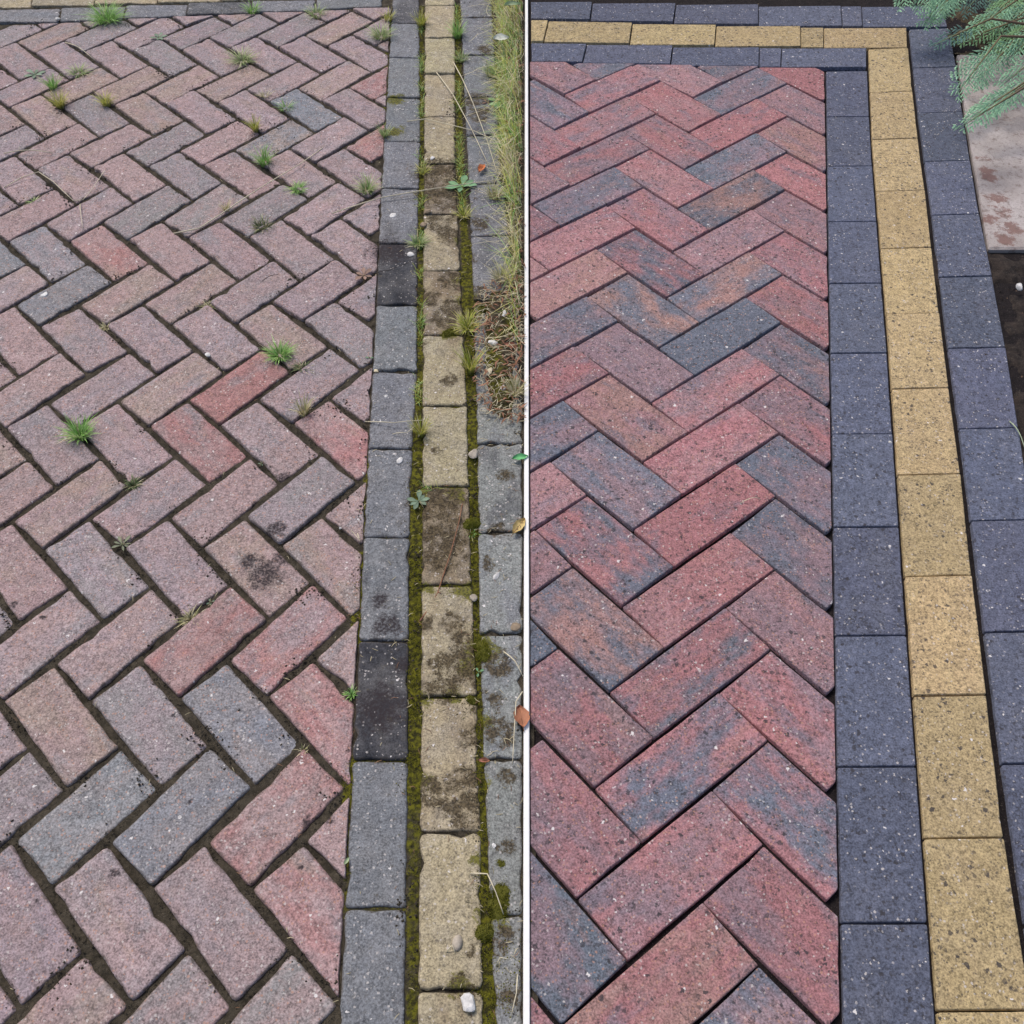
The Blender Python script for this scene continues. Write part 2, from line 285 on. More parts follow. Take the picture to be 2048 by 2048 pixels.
COURSES["old_outer"] = """
cc -1.54 -0.1747,3.3856 -0.0671,3.3936 -0.0579,3.1351 -0.1609,3.1278
cc -1.54 -0.1609,3.1278 -0.0579,3.1351 -0.0496,2.9006 -0.1483,2.8938
cc -1.54 -0.1483,2.8938 -0.0496,2.9006 -0.0411,2.6629 -0.1356,2.6566
cd -1.54 -0.1356,2.6566 -0.0411,2.6629 -0.0344,2.4718 -0.1254,2.4659
cc -1.51 -0.1254,2.4659 -0.0344,2.4718 -0.0207,2.2469 -0.1134,2.2417
cc -1.50 -0.1134,2.2417 -0.0207,2.2469 -0.0049,2.0260 -0.1019,2.0215
cd -1.52 -0.1019,2.0215 -0.0049,2.0260 0.0077,1.7906 -0.0898,1.7866
cc -1.52 -0.0898,1.7866 0.0077,1.7906 0.0172,1.5879 -0.0810,1.5844
hc 1.61 -0.0810,1.5844 0.0172,1.5879 0.0233,1.4452 0.0226,1.3498 -0.0717,1.3469
hd -1.58 -0.0717,1.3469 0.0226,1.3498 0.0211,1.1250 -0.0649,1.1224
hc -1.58 -0.0649,1.1224 0.0211,1.1250 0.0196,0.9057 -0.0584,0.9035
hc -1.58 -0.0584,0.9035 0.0196,0.9057 0.0180,0.6721 -0.0463,0.6704
hd -1.58 -0.0463,0.6704 0.0180,0.6721 0.0163,0.4321 -0.0330,0.4308
hc -1.58 -0.0330,0.4308 0.0163,0.4321 0.0146,0.1829 -0.0191,0.1822
"""

COURSES["old_yellow"] = """
yy 1.62 -0.2881,3.4281 -0.1866,3.4293 -0.1787,3.2105 -0.2771,3.2093
yy 1.62 -0.2771,3.2093 -0.1787,3.2105 -0.1712,3.0040 -0.2666,3.0028
yy 1.62 -0.2666,3.0028 -0.1712,3.0040 -0.1636,2.7942 -0.2560,2.7931
yy 1.62 -0.2560,2.7931 -0.1636,2.7942 -0.1553,2.5654 -0.2445,2.5643
yo 1.62 -0.2445,2.5643 -0.1553,2.5654 -0.1470,2.3371 -0.2329,2.3360
oy -1.51 -0.2329,2.3360 -0.1470,2.3371 -0.1340,2.1193 -0.2220,2.1184
yo -1.51 -0.2220,2.1184 -0.1340,2.1193 -0.1200,1.8967 -0.2107,1.8960
oy -1.51 -0.2107,1.8960 -0.1200,1.8967 -0.1057,1.6727 -0.1991,1.6721
yo -1.51 -0.1991,1.6721 -0.1057,1.6727 -0.0922,1.4561 -0.1879,1.4556
yy 1.62 -0.1879,1.4556 -0.0922,1.4561 -0.0815,1.2375 -0.1766,1.2371
oo 1.62 -0.1766,1.2371 -0.0815,1.2375 -0.0702,1.0077 -0.1647,1.0072
yo -1.51 -0.1647,1.0072 -0.0702,1.0077 -0.0566,0.7838 -0.1535,0.7833
yo 1.62 -0.1535,0.7833 -0.0566,0.7838 -0.0459,0.5553 -0.1424,0.5546
yy 1.62 -0.1424,0.5546 -0.0459,0.5553 -0.0391,0.3312 -0.1316,0.3304
yo 1.62 -0.1316,0.3304 -0.0391,0.3312 -0.0324,0.1131 -0.1210,0.1122
"""

COURSES["old_top"] = """
cc 3.14 -2.0541,3.2476 -1.8479,3.2548 -1.8322,3.1749 -2.0417,3.1758
cc 3.14 -1.8479,3.2548 -1.6577,3.2614 -1.6394,3.1741 -1.8322,3.1749
cg 3.14 -1.6577,3.2614 -1.4546,3.2685 -1.4343,3.1732 -1.6394,3.1741
cc 0.01 -1.4546,3.2685 -1.2439,3.2710 -1.2318,3.1803 -1.4343,3.1732
cc -0.01 -1.2439,3.2710 -1.0408,3.2690 -1.0324,3.1878 -1.2318,3.1803
dc 0.03 -1.0408,3.2690 -0.8364,3.2751 -0.8299,3.1953 -1.0324,3.1878
cc 0.03 -0.8364,3.2751 -0.6288,3.2814 -0.6243,3.2046 -0.8299,3.1953
cc 0.03 -0.6288,3.2814 -0.4149,3.2878 -0.4126,3.2197 -0.6243,3.2046
"""

COURSES["old_top_yellow"] = """
yy -3.12 -1.9937,3.3908 -1.7838,3.3940 -1.7530,3.2731 -1.9640,3.2682
yy 0.02 -1.7838,3.3940 -1.5841,3.3970 -1.5551,3.2778 -1.7530,3.2731
yy 0.02 -1.5841,3.3970 -1.3715,3.4002 -1.3509,3.2825 -1.5551,3.2778
yy 0.02 -1.3715,3.4002 -1.1625,3.4034 -1.1453,3.2802 -1.3509,3.2825
yy 0.02 -1.1625,3.4034 -0.9537,3.4066 -0.9380,3.2825 -1.1453,3.2802
yy 0.02 -0.9537,3.4066 -0.7470,3.4097 -0.7348,3.2886 -0.9380,3.2825
yy 0.02 -0.7470,3.4097 -0.5372,3.4129 -0.5285,3.2948 -0.7348,3.2886
yy 1.64 -0.5372,3.4129 -0.4250,3.4146 -0.4189,3.2981 -0.5285,3.2948
"""

COURSES["new_inner"] = """
nn -1.77 0.9238,2.8337 1.0469,2.8358 0.9978,2.5890 0.8776,2.5872
nw -1.75 0.8776,2.5872 0.9978,2.5890 0.9532,2.3486 0.8326,2.3469
nn 1.39 0.8326,2.3469 0.9532,2.3486 0.9100,2.1065 0.7873,2.1049
nn 1.39 0.7873,2.1049 0.9100,2.1065 0.8673,1.8665 0.7428,1.8650
nw 1.39 0.7428,1.8650 0.8673,1.8665 0.8247,1.6287 0.6992,1.6274
nn -1.75 0.6992,1.6274 0.8247,1.6287 0.7802,1.3878 0.6550,1.3867
nn -1.75 0.6550,1.3867 0.7802,1.3878 0.7360,1.1481 0.6100,1.1472
nw -1.75 0.6100,1.1472 0.7360,1.1481 0.6919,0.9084 0.5651,0.9078
nn 1.39 0.5651,0.9078 0.6919,0.9084 0.6482,0.6647 0.5199,0.6644
nn -1.75 0.5199,0.6644 0.6482,0.6647 0.6038,0.4235 0.4767,0.4234
nw -1.74 0.4767,0.4234 0.6038,0.4235 0.5622,0.1829 0.4336,0.1831
nn 1.56 0.0534,2.9679 0.0572,2.9675 0.0559,2.8583 0.0522,2.8586
nn -0.01 0.0572,2.9675 0.2258,2.9654 0.2075,2.8562 0.0559,2.8583
nw -0.01 0.2258,2.9654 0.4854,2.9641 0.4669,2.8526 0.2075,2.8562
nn -3.14 0.4854,2.9641 0.7474,2.9656 0.7294,2.8528 0.4669,2.8526
nn -1.76 0.7474,2.9656 0.8158,2.9660 0.7939,2.8529 0.7294,2.8528
nw 0.01 0.8158,2.9660 1.0732,2.9687 1.0478,2.8531 0.7939,2.8529
"""

COURSES["new_outer"] = """
nn 1.38 1.2353,3.0991 1.3618,3.1078 1.3215,2.8726 1.1895,2.8644
nw -1.77 1.1895,2.8644 1.3215,2.8726 1.2701,2.6238 1.1411,2.6165
nn -1.76 1.1411,2.6165 1.2701,2.6238 1.2235,2.3831 1.0988,2.3766
nw -1.75 1.0988,2.3766 1.2235,2.3831 1.1795,2.1456 1.0566,2.1398
nn 1.38 1.0566,2.1398 1.1795,2.1456 1.1396,1.9012 1.0103,1.8959
nw -1.74 1.0103,1.8959 1.1396,1.9012 1.0966,1.6549 0.9654,1.6502
nn -1.77 0.9654,1.6502 1.0966,1.6549 1.0484,1.4106 0.9223,1.4066
nw -1.77 0.9223,1.4066 1.0484,1.4106 0.9995,1.1692 0.8781,1.1660
nn -1.77 0.8781,1.1660 0.9995,1.1692 0.9491,0.9203 0.8312,0.9177
nw -1.77 0.8312,0.9177 0.9491,0.9203 0.8992,0.6732 0.7872,0.6713
nn -1.77 0.7872,0.6713 0.8992,0.6732 0.8477,0.4236 0.7455,0.4223
nw -1.77 0.7455,0.4223 0.8477,0.4236 0.8019,0.2017 0.7142,0.2009
"""

COURSES["new_outer_top"] = """
nw 0.01 0.0586,3.2284 0.2555,3.2300 0.2420,3.1128 0.0574,3.1168
nn 0.01 0.2555,3.2300 0.5216,3.2321 0.5012,3.1079 0.2420,3.1128
nw 3.13 0.5216,3.2321 0.7854,3.2347 0.7655,3.1037 0.5012,3.1079
nn 0.02 0.7854,3.2347 1.0511,3.2412 1.0287,3.1082 0.7655,3.1037
nw -1.75 1.0511,3.2412 1.1173,3.2428 1.0931,3.1093 1.0287,3.1082
nn -3.14 1.1173,3.2428 1.3799,3.2493 1.3585,3.1104 1.0931,3.1093
"""

COURSES["new_yellow"] = """
zz -1.76 1.0800,2.9719 1.2040,2.9801 1.1557,2.7313 1.0297,2.7238
zz -1.76 1.0297,2.7238 1.1557,2.7313 1.1099,2.4868 0.9809,2.4799
zz -1.75 0.9809,2.4799 1.1099,2.4868 1.0669,2.2447 0.9378,2.2384
zz -1.76 0.9378,2.2384 1.0669,2.2447 1.0222,2.0069 0.8955,2.0014
zz -1.76 0.8955,2.0014 1.0222,2.0069 0.9769,1.7653 0.8530,1.7605
zz -1.75 0.8530,1.7605 0.9769,1.7653 0.9331,1.5236 0.8089,1.5194
zz -1.74 0.8089,1.5194 0.9331,1.5236 0.8915,1.2826 0.7641,1.2790
zz -1.76 0.7641,1.2790 0.8915,1.2826 0.8441,1.0376 0.7189,1.0347
zz -1.75 0.7189,1.0347 0.8441,1.0376 0.7992,0.7942 0.6745,0.7919
zz -1.75 0.6745,0.7919 0.7992,0.7942 0.7553,0.5511 0.6301,0.5493
zz 1.39 0.6301,0.5493 0.7553,0.5511 0.7205,0.3086 0.5866,0.3074
zz 1.40 0.5866,0.3074 0.7205,0.3086 0.6895,0.0927 0.5491,0.0920
zz 1.56 0.0550,3.1091 0.0581,3.1087 0.0565,2.9765 0.0535,2.9768
zz -1.71 0.0581,3.1087 0.1130,3.1073 0.0950,2.9757 0.0565,2.9765
zz -0.03 0.1130,3.1073 0.3732,3.1005 0.3544,2.9701 0.0950,2.9757
zz -0.01 0.3732,3.1005 0.6339,3.0980 0.6125,2.9708 0.3544,2.9701
zz -3.13 0.6339,3.0980 0.8954,3.0975 0.8747,2.9727 0.6125,2.9708
zz -1.76 0.8954,3.0975 0.9689,3.0985 0.9448,2.9734 0.8747,2.9727
zz 0.01 0.9689,3.0985 1.2277,3.1019 1.2002,2.9771 0.9448,2.9734
"""

MOSS_LINES = """
0.0100 0.70 -0.2854,3.2198 -0.2568,2.6542 -0.2201,2.0003 -0.2002,1.6270 -0.1919,1.3893
0.0125 1.60 -0.1919,1.3893 -0.1842,1.2060 -0.1734,0.9767 -0.1624,0.7788 -0.1547,0.6389
0.0120 0.55 -0.1547,0.6389 -0.1450,0.4543 -0.1360,0.2945
0.0100 0.90 -0.1725,3.2135 -0.1525,2.7028 -0.1355,2.3070 -0.1139,2.0122
0.0120 1.40 -0.1115,2.0121 -0.0943,1.7219 -0.0857,1.4719 -0.0752,1.2926 -0.0685,1.0850
0.0200 1.60 -0.0760,1.2038 -0.0748,1.1139
0.0130 1.20 -0.0685,1.0850 -0.0620,0.9127 -0.0573,0.7774 -0.0498,0.6883
0.0120 1.50 -0.0463,0.6712 -0.0415,0.5731 -0.0385,0.4823
0.0260 1.50 -0.0363,0.4823 -0.0283,0.4392 -0.0371,0.3978 -0.0307,0.3447 -0.0266,0.2940
0.0110 0.90 -0.2072,1.8958 -0.1222,1.8931
0.0110 0.90 -0.1895,1.4557 -0.0925,1.4532
0.0110 0.90 -0.1773,1.2371 -0.0768,1.2349
0.0110 0.90 -0.1644,1.0077 -0.0667,1.0060
0.0110 0.90 -0.1551,0.7833 -0.0574,0.7820
0.0200 1.50 -0.1073,1.0056 -0.0800,0.9965
0.0160 1.30 -0.1612,1.0001 -0.1389,1.0040
0.0160 1.30 -0.1741,1.2332 -0.1401,1.2350
0.0180 1.50 -0.1058,1.2293 -0.0862,1.2238
0.0200 1.50 -0.0825,0.7823 -0.0615,0.7793
0.0140 1.20 -0.1517,0.7823 -0.1368,0.7840
0.0180 1.40 -0.1277,1.8804 -0.1037,1.8615
0.0180 1.60 -0.0988,1.8079 -0.0929,1.7557
0.0140 1.30 -0.1081,1.4508 -0.0923,1.4461
0.0220 1.50 -0.0684,0.8532 -0.0643,0.8243
0.0200 1.30 -0.1492,0.6388 -0.1434,0.6060
0.0060 0.60 -0.2907,1.3371 -0.2834,1.1179
0.0130 1.10 -0.2833,1.0776 -0.2804,0.9892 -0.2661,0.8957
0.0130 0.90 -0.2596,0.6737 -0.2561,0.6072
0.0080 0.40 -0.2529,0.6072 -0.2429,0.4338
0.0070 0.60 -0.3864,3.1270 -0.3467,2.4319
0.0100 0.35 -0.2364,0.4422 -0.1545,0.4416
0.0080 0.35 -0.2514,0.6719 -0.1671,0.6709
0.0060 0.30 -0.2804,1.1167 -0.1892,1.1149
0.0060 0.30 -0.2536,1.4472 -0.2318,1.4324
"""

GRASS_TUFTS = """
-1.2816,3.1752 0.0607 0.061 150 G|dense bright green tuft on the charcoal top border of the old paving
-0.8226,3.1996 0.0282 0.044 45 G|small green tuft on the top border, right of the dense bright one
-0.6171,3.1719 0.0359 0.039 45 L|loose sprawling tuft at the top edge, above the last red pavers
-0.3994,3.0177 0.0384 0.050 90 L|weedy clump against the charcoal course near its far end
-0.3864,3.1270 0.0236 0.044 40 Y|thin yellow green tuft at the far corner of the red field
-1.3367,2.7692 0.0224 0.050 60 G|upright green tuft, upper of the close pair at the far left
-1.2881,2.6694 0.0255 0.055 70 Y|yellow green upright tuft, lower of the close pair at the far left
-1.2853,2.8512 0.0379 0.033 45 L|flat pale tuft stretched along a joint beside the dry stalk, far left
-1.1569,2.6741 0.0255 0.044 50 Y|yellowish tuft at the end of a mauve paver, far left
-0.8055,2.8973 0.0454 0.044 70 L|wide soft tuft over a joint below the top border
-0.7039,2.6934 0.0217 0.033 22 P|faint wispy tuft beside the blue grey paver
-0.6354,2.6242 0.0249 0.035 28 G|thin green tuft on the edge of the blue grey paver
-0.7051,2.5203 0.0192 0.055 40 Y|narrow upright tuft two pavers below the wide soft one
-0.6537,2.3552 0.0251 0.055 60 G|bright green tuft above the long dry straw
-0.5505,2.2389 0.0260 0.022 50 G|low bright tuft in the joint right of the long dry straw
-0.7221,2.1555 0.0160 0.039 18 P|faint wisp standing below the long dry straw
-0.3698,2.2233 0.0306 0.050 60 L|star shaped yellow green tuft beside the charcoal course
-0.6177,2.0796 0.0282 0.033 55 D|dark scrubby tuft at a joint crossing under the straw
-1.2312,2.2127 0.0230 0.013 30 L|creeping green growth in a joint at the far left
-0.5077,1.6166 0.0276 0.039 130 G|dense vivid green tuft at the corner of the strong red paver
-0.4534,1.5791 0.0218 0.017 50 D|low green fringe in the joint right of the vivid tuft
-0.4323,1.4402 0.0170 0.055 30 P|pale wispy tuft with long stems above a red paver
-0.8862,1.3893 0.0313 0.050 90 G|star shaped green tuft with long fine blades, left middle
-0.7476,1.2582 0.0175 0.017 45 D|small dark green tuft at a joint corner below the star tuft
-0.9182,1.7262 0.0173 0.013 25 P|yellowed crumb of grass in the joint left of the middle
-0.6986,1.7880 0.0189 0.015 28 P|yellowed sprig at a joint crossing, centre of the red field
-0.5716,0.9434 0.0202 0.020 28 P|spidery pale sprig beside the tiny clover
-0.2689,0.7913 0.0105 0.020 22 G|tiny green sprig against the black charcoal paver
-0.3376,0.6918 0.0091 0.017 12 P|few straw coloured blades in a joint near the black paver
-0.2274,2.0005 0.0243 0.033 50 L|straggly tuft between charcoal and yellow courses, near two white droppings
-0.0992,1.6971 0.0279 0.039 70 Y|mossy yellow green tuft between yellow and outer course
-0.0890,1.5585 0.0175 0.077 35 Y|tall thin tuft just below the mossy one, in the outer joint
-0.1852,1.3781 0.0153 0.055 40 Y|leaning yellow tuft with dry stems in the mossy inner joint
-0.1192,2.1084 0.0218 0.033 40 Y|short yellow tuft under the bright broad leaved weed
-0.3447,2.4753 0.0188 0.044 35 L|upright tuft in the joint left of the charcoal course
-0.2813,3.0895 0.0233 0.055 45 Y|tall yellow green tuft at the far end of the inner mossy joint
-0.1658,3.0147 0.0267 0.055 60 G|green tuft at the far end of the outer joint
-0.2317,2.2996 0.0196 0.033 28 Y|small tuft at the edge of the soil covered yellow paver
-0.1462,2.8704 0.0222 0.033 40 L|second tuft along the outer joint from its far end
-0.0594,2.7808 0.0290 0.055 50 L|tuft leaning over the outer course at its far end, under the petal
-0.0430,2.1829 0.0285 0.055 50 P|dry tuft on the outer course just right of the bright broad leaved weed
-0.0244,1.8589 0.0291 0.055 60 P|dry tuft at the near end of the long grass
0.0063,1.4841 0.0210 0.055 45 P|dry tuft at the right edge beside the soil mound
-0.0770,1.1256 0.0141 0.011 30 G|short green fuzz on top of the large moss cushion
"""

WEEDS = """
-0.1280,2.2314 0.0462 6 B|bright pale green broad leaved weed on the outer joint
-0.1792,1.2022 0.0251 7 S|grey green rosette weed in the inner mossy joint, below the middle
-0.3478,1.8839 0.0260 6 R|brownish pink rosette weed beside the dark charcoal paver
-0.7324,1.1090 0.0229 7 W|wilted grey green weed with bare stems in a joint, left side
-0.5413,0.9776 0.0091 4 S|tiny three leaved clover at the end of a reddish paver
-1.0900,3.0504 0.0283 6 S|flat grey green weed near the far edge of the red field
-1.4124,2.8459 0.0334 6 S|flat stringy weed at the far left near the grass pair
-0.3102,1.6048 0.0099 2 B|single small green seedling against the charcoal course
-0.5000,1.3047 0.0070 3 S|minute seedling in a joint right of the reddish pavers
-0.0336,2.6309 0.0421 12 B|leafy green herb at the foot of the long grass
-0.0159,2.3944 0.0266 9 B|low leafy weed between the long grass and the orange leaf
-0.0377,2.0291 0.0183 6 W|drab weed at the joint of two outer pavers by the long grass
-0.0687,2.6325 0.0183 5 R|reddish sprouting weed where an outer paver is broken away
-0.0567,0.8289 0.0110 3 B|small pale leaves lying over the yellow paver edge
"""

PEBBLES = """
-0.0592,0.3141 0.0117 0.0117 W|large white quartz pebble on the yellow course, nearest the camera
-0.0777,0.3933 0.0079 0.0093 T|smooth beige pebble on the near yellow paver
-0.0290,1.0239 0.0054 0.0082 W|bluish white oblong chip on the outer grey paver
-0.0696,0.9771 0.0080 0.0072 T|buff stone sunk at the outer edge of the yellow course
0.0070,0.9156 0.0114 0.0087 K|tan angular stone at the junction of two outer grey pavers
-0.0769,1.3189 0.0110 0.0110 T|grey brown stone in the outer joint below the middle
-0.0502,1.5452 0.0096 0.0107 C|cream coloured chip standing in the soil beside the long grass
-0.0169,1.7280 0.0090 0.0101 W|white stone half hidden at the foot of the long grass
-0.0416,1.6353 0.0132 0.0088 W|white bone shaped fragment on the mossy soil
-0.0190,1.5024 0.0084 0.0074 W|small white stone right of the cream chip
-0.2230,1.3064 0.0080 0.0080 W|white dropping on a charcoal paver, near the middle of the course
-0.2651,1.4881 0.0053 0.0042 W|small white dropping on the charcoal paver above
-0.2952,2.1149 0.0100 0.0088 W|round white dropping on the dark charcoal paver
-0.2443,1.9607 0.0120 0.0084 W|white blot at the far edge of the darkest far paver
-0.2129,2.5040 0.0082 0.0055 W|white spot on a far yellow paver
-0.2099,2.3603 0.0066 0.0080 W|white pebble at the near end of a far yellow paver
-1.0927,1.8390 0.0119 0.0083 W|white blot on the blue grey paver, far left
-0.6674,1.6226 0.0089 0.0056 W|white chip in a joint left of the strong red paver
-1.4405,3.1838 0.0098 0.0081 W|white pebble on the charcoal top border
-0.2121,2.1242 0.0125 0.0100 K|brown stone at the left edge of the yellow course, upper of two
-0.2167,2.0713 0.0099 0.0087 K|brown stone at the left edge of the yellow course, lower of two
-0.0272,0.5328 0.0038 0.0038 W|glassy white bead on the outer grey paver beside a black twig
-0.2925,1.5624 0.0054 0.0065 C|pale chip in the joint of the charcoal course, left end
-0.3243,1.1399 0.0029 0.0029 W|tiny white bead in a joint beside the stained paver
1.1830,1.8496 0.0119 0.0107 W|white pebble on the dark soil beside the new paving
0.7677,1.3628 0.0041 0.0041 W|tiny white chip in the joint between new charcoal and yellow pavers
"""

LEAVES = """
0.0122,1.1321 0.0226 60 Y|yellow spotted autumn leaf at the right edge of the outer course
0.0148,0.7419 0.0213 100 O|orange brown dead leaf at the right edge, near the black twig
-0.0793,2.3003 0.0209 70 R|crumpled orange leaf on the far outer paver
-0.2477,0.5099 0.0068 60 S|tiny pale green leaf in the joint left of the charcoal course
0.0159,1.3036 0.0169 15 G|smooth green leaf tip poking in over the outer course
-0.0326,2.8880 0.0252 20 F|whitish round petal lying in the long grass
0.0000,3.0935 0.0263 20 S|pale grey green round leaf at the top of the long grass
-0.0022,1.6262 0.0175 -20 B|reddish brown dead leaf on the soil under the long grass
-0.0446,0.6678 0.0096 0 B|small red brown leaf scrap at an outer paver joint
"""

STALKS = """
0.0015|-0.8341,2.0591 -0.7714,2.0689 -0.7228,2.1243 -0.6467,2.2252 -0.5580,2.3353 -0.5071,2.4195|long dry straw lying diagonally across the far red field
0.0014|-0.4490,2.1267 -0.3338,2.1747 -0.1531,2.2193 -0.0347,2.2540|long dry straw from the red field across to the bright weed
0.0013|-0.2890,2.5397 -0.2379,2.5375 -0.1042,2.4699 0.0053,2.3771 0.0277,2.3645|arching dry stalk over the far yellow course into the long grass
0.0014|-0.2197,2.7969 -0.1682,2.6634 -0.1069,2.4700 -0.0600,2.3153|straight dry stalk leaning left out of the long grass
0.0014|-0.1721,2.8515 -0.1423,2.7432 -0.1073,2.6030 -0.0655,2.4201 -0.0348,2.2651|second dry stalk leaning left, higher than the first
0.0014|-1.3736,2.4291 -1.3030,2.4262 -1.2402,2.4260|short level dry straw at the far left edge
0.0011|-1.3236,2.2708 -1.2873,2.3074 -1.2464,2.3262 -1.1924,2.2769 -1.1165,2.1912 -1.0934,2.1968 -1.0851,2.2441 -1.0762,2.3377|thin branching dry straw bent like a tick, far left
0.0010|-1.1021,2.1907 -1.0827,2.1373 -1.0664,2.0854|short dry stem hanging below the bent straw
0.0012|-1.3741,3.0310 -1.3151,2.9792 -1.2536,2.9194|pale dry straw in a joint near the flat weed
0.0009|-0.3282,1.8888 -0.2869,1.8893 -0.2506,1.9102 -0.2172,1.9484|fine dry stalk from the pink rosette over the dark paver
0.0009|-0.3026,1.4129 -0.2398,1.4002 -0.1785,1.4057 -0.1472,1.3952|fine dry stalk lying across the charcoal course
0.0008|-0.2432,1.3768 -0.2122,1.3706 -0.1907,1.4032|fine dry stalk just below the one across the charcoal course
0.0008|-0.5853,1.8697 -0.5627,1.8763 -0.5470,1.8904|dark bristle lying on a mauve paver
0.0011|-0.0146,0.8670 0.0051,0.8424 0.0185,0.8183|dry stalk over the outer course pointing to the dead leaf
0.0010|0.0175,0.7902 0.0066,0.7674 0.0032,0.7050 0.0008,0.6622|curved dry stalk hanging from the orange dead leaf
0.0010|-0.0617,0.4913 -0.0363,0.4874 -0.0235,0.4605 -0.0123,0.4321|curved thin stalk over the near moss cushion
0.0009|0.0077,0.3509 0.0062,0.3252 -0.0014,0.2969|thin stalk at the near right corner of the old paving
0.0009|-0.0204,0.3642 -0.0169,0.3708 -0.0028,0.3701|short hooked straw beside the near moss
0.0007|-0.2908,1.1262 -0.2817,1.1005 -0.3038,1.1336|hair fine straw beside a charcoal paver joint
0.0010|-0.0402,1.4234 -0.0196,1.4272 0.0062,1.4436|dry stalk lying on the soil beside the outer paver
0.0008|-0.0929,0.3806 -0.0847,0.3880 -0.0794,0.3785|dry straw bent against the beige pebble
0.0008|-0.0053,2.3474 -0.0156,2.3023 -0.0307,2.2363 0.0302,2.5383|thin dry stem among the long grass
0.0007|0.4394,1.1988 0.4645,1.2054 0.4814,1.2082|pale hair lying on a red paver of the new driveway
0.0012|1.0320,1.4250 1.0348,1.3873 1.0391,1.3423|pale grass blade bending in at the right edge of the new driveway
"""

TWIG = """
-0.0950,1.1919
-0.1001,1.1438
-0.1126,1.0744
-0.1237,1.0299
-0.1329,0.9921
-0.1457,0.9605
-0.1618,0.9306
"""

MOSS_CUSHIONS = """
-0.0756,1.1456 0.0161 0.0140|large bright moss cushion at the corner of a yellow paver
-0.1420,1.6770 0.0167 0.0100|round moss cushion on a yellow paver beside the mossy tuft
-0.0544,1.7597 0.0193 0.0120|dark moss cushion on the outer paver below the long grass
-0.0172,0.5064 0.0105 0.0060|flat moss patch on the near grey outer paver
-0.0508,0.8725 0.0189 0.0100|ragged light moss cushion over a grey outer paver joint
-0.0402,0.4081 0.0144 0.0100|spreading near moss cushion in the outer joint
-0.0673,0.7775 0.0100 0.0080|small moss cushion at the corner of a pale yellow paver
-0.0175,0.4533 0.0219 0.0090|wide moss cushion lapping over the near grey paver
"""

VERGE = """
-0.0645,3.4511 -0.0354,2.8649 -0.0287,2.5159 -0.0209,2.3251 -0.0075,2.1291 0.0012,1.9317 0.0046,1.7872 0.0130,1.5896 0.0238,1.5893 0.0363,3.4451
"""

SOIL_PATCH = """
-0.0717,1.8335 -0.0830,1.7216 -0.0787,1.5309 -0.0681,1.4284 -0.0245,1.3992 0.0225,1.3981 0.0256,1.8573 -0.0279,1.8590
"""

SLAB = """
1.3395,2.9497 1.3350,2.9169 1.2666,2.5876 1.2287,2.3903 1.1566,2.0000 1.4235,2.0076 1.7715,2.9677
"""

SLAB_JOINT = """
1.4071,2.5723
1.3401,2.3203
"""

SLAB_STAINS = """
1.2573,2.3866 0.0300
1.2509,2.3061 0.0347
1.2428,2.2176 0.0392
1.2402,2.1537 0.0438
1.2051,2.1215 0.0357
1.2434,2.0818 0.0430
1.2530,2.3402 0.0296
1.2121,2.0408 0.0375
"""

DARK_STAINS = """
-0.4522,1.0380 0.0461
-0.4464,1.1363 0.0267
-0.4291,1.0689 0.0242
-0.4804,1.0699 0.0261
-0.2807,0.5755 0.0109
-0.2185,0.7612 0.0623
-0.2187,0.9254 0.0353
-0.2362,0.9778 0.0270
-0.2998,1.9798 0.0727
-0.1869,0.8452 0.0214
-0.8962,0.9782 0.0119
-0.5922,0.4980 0.0106
-0.6996,0.4586 0.0067
-0.3180,0.5759 0.0124
-0.2751,0.6090 0.0102
-0.5631,0.7548 0.0075
-0.4568,1.2622 0.0258
-0.4964,1.2001 0.0117
-0.3172,0.4993 0.0060
-0.5050,0.6098 0.0063
-0.8336,0.9508 0.0072
-0.2613,0.6909 0.0065
-0.4155,0.6418 0.0080
"""

GREENED = """
-0.1154,1.8619 0.0334
-0.1018,1.7905 0.0358
-0.1377,1.6818 0.0290
-0.1054,1.2168 0.0252
-0.1733,1.2182 0.0202
-0.0845,0.9966 0.0304
-0.1566,0.9978 0.0211
-0.0993,0.7872 0.0217
-0.1490,0.7786 0.0195
-0.0715,0.8435 0.0310
-0.1413,0.6387 0.0226
-0.0508,0.8725 0.0403
-0.0283,0.4322 0.0320
-0.0723,0.3352 0.0235
-0.0725,1.7551 0.0442
-0.0269,1.7199 0.0496
-0.0517,0.5119 0.0176
-0.0465,0.6377 0.0144
-0.1200,2.0124 0.0284
-0.3306,2.6576 0.0407
-0.3186,2.4913 0.0392
-0.0441,0.7320 0.0191
"""

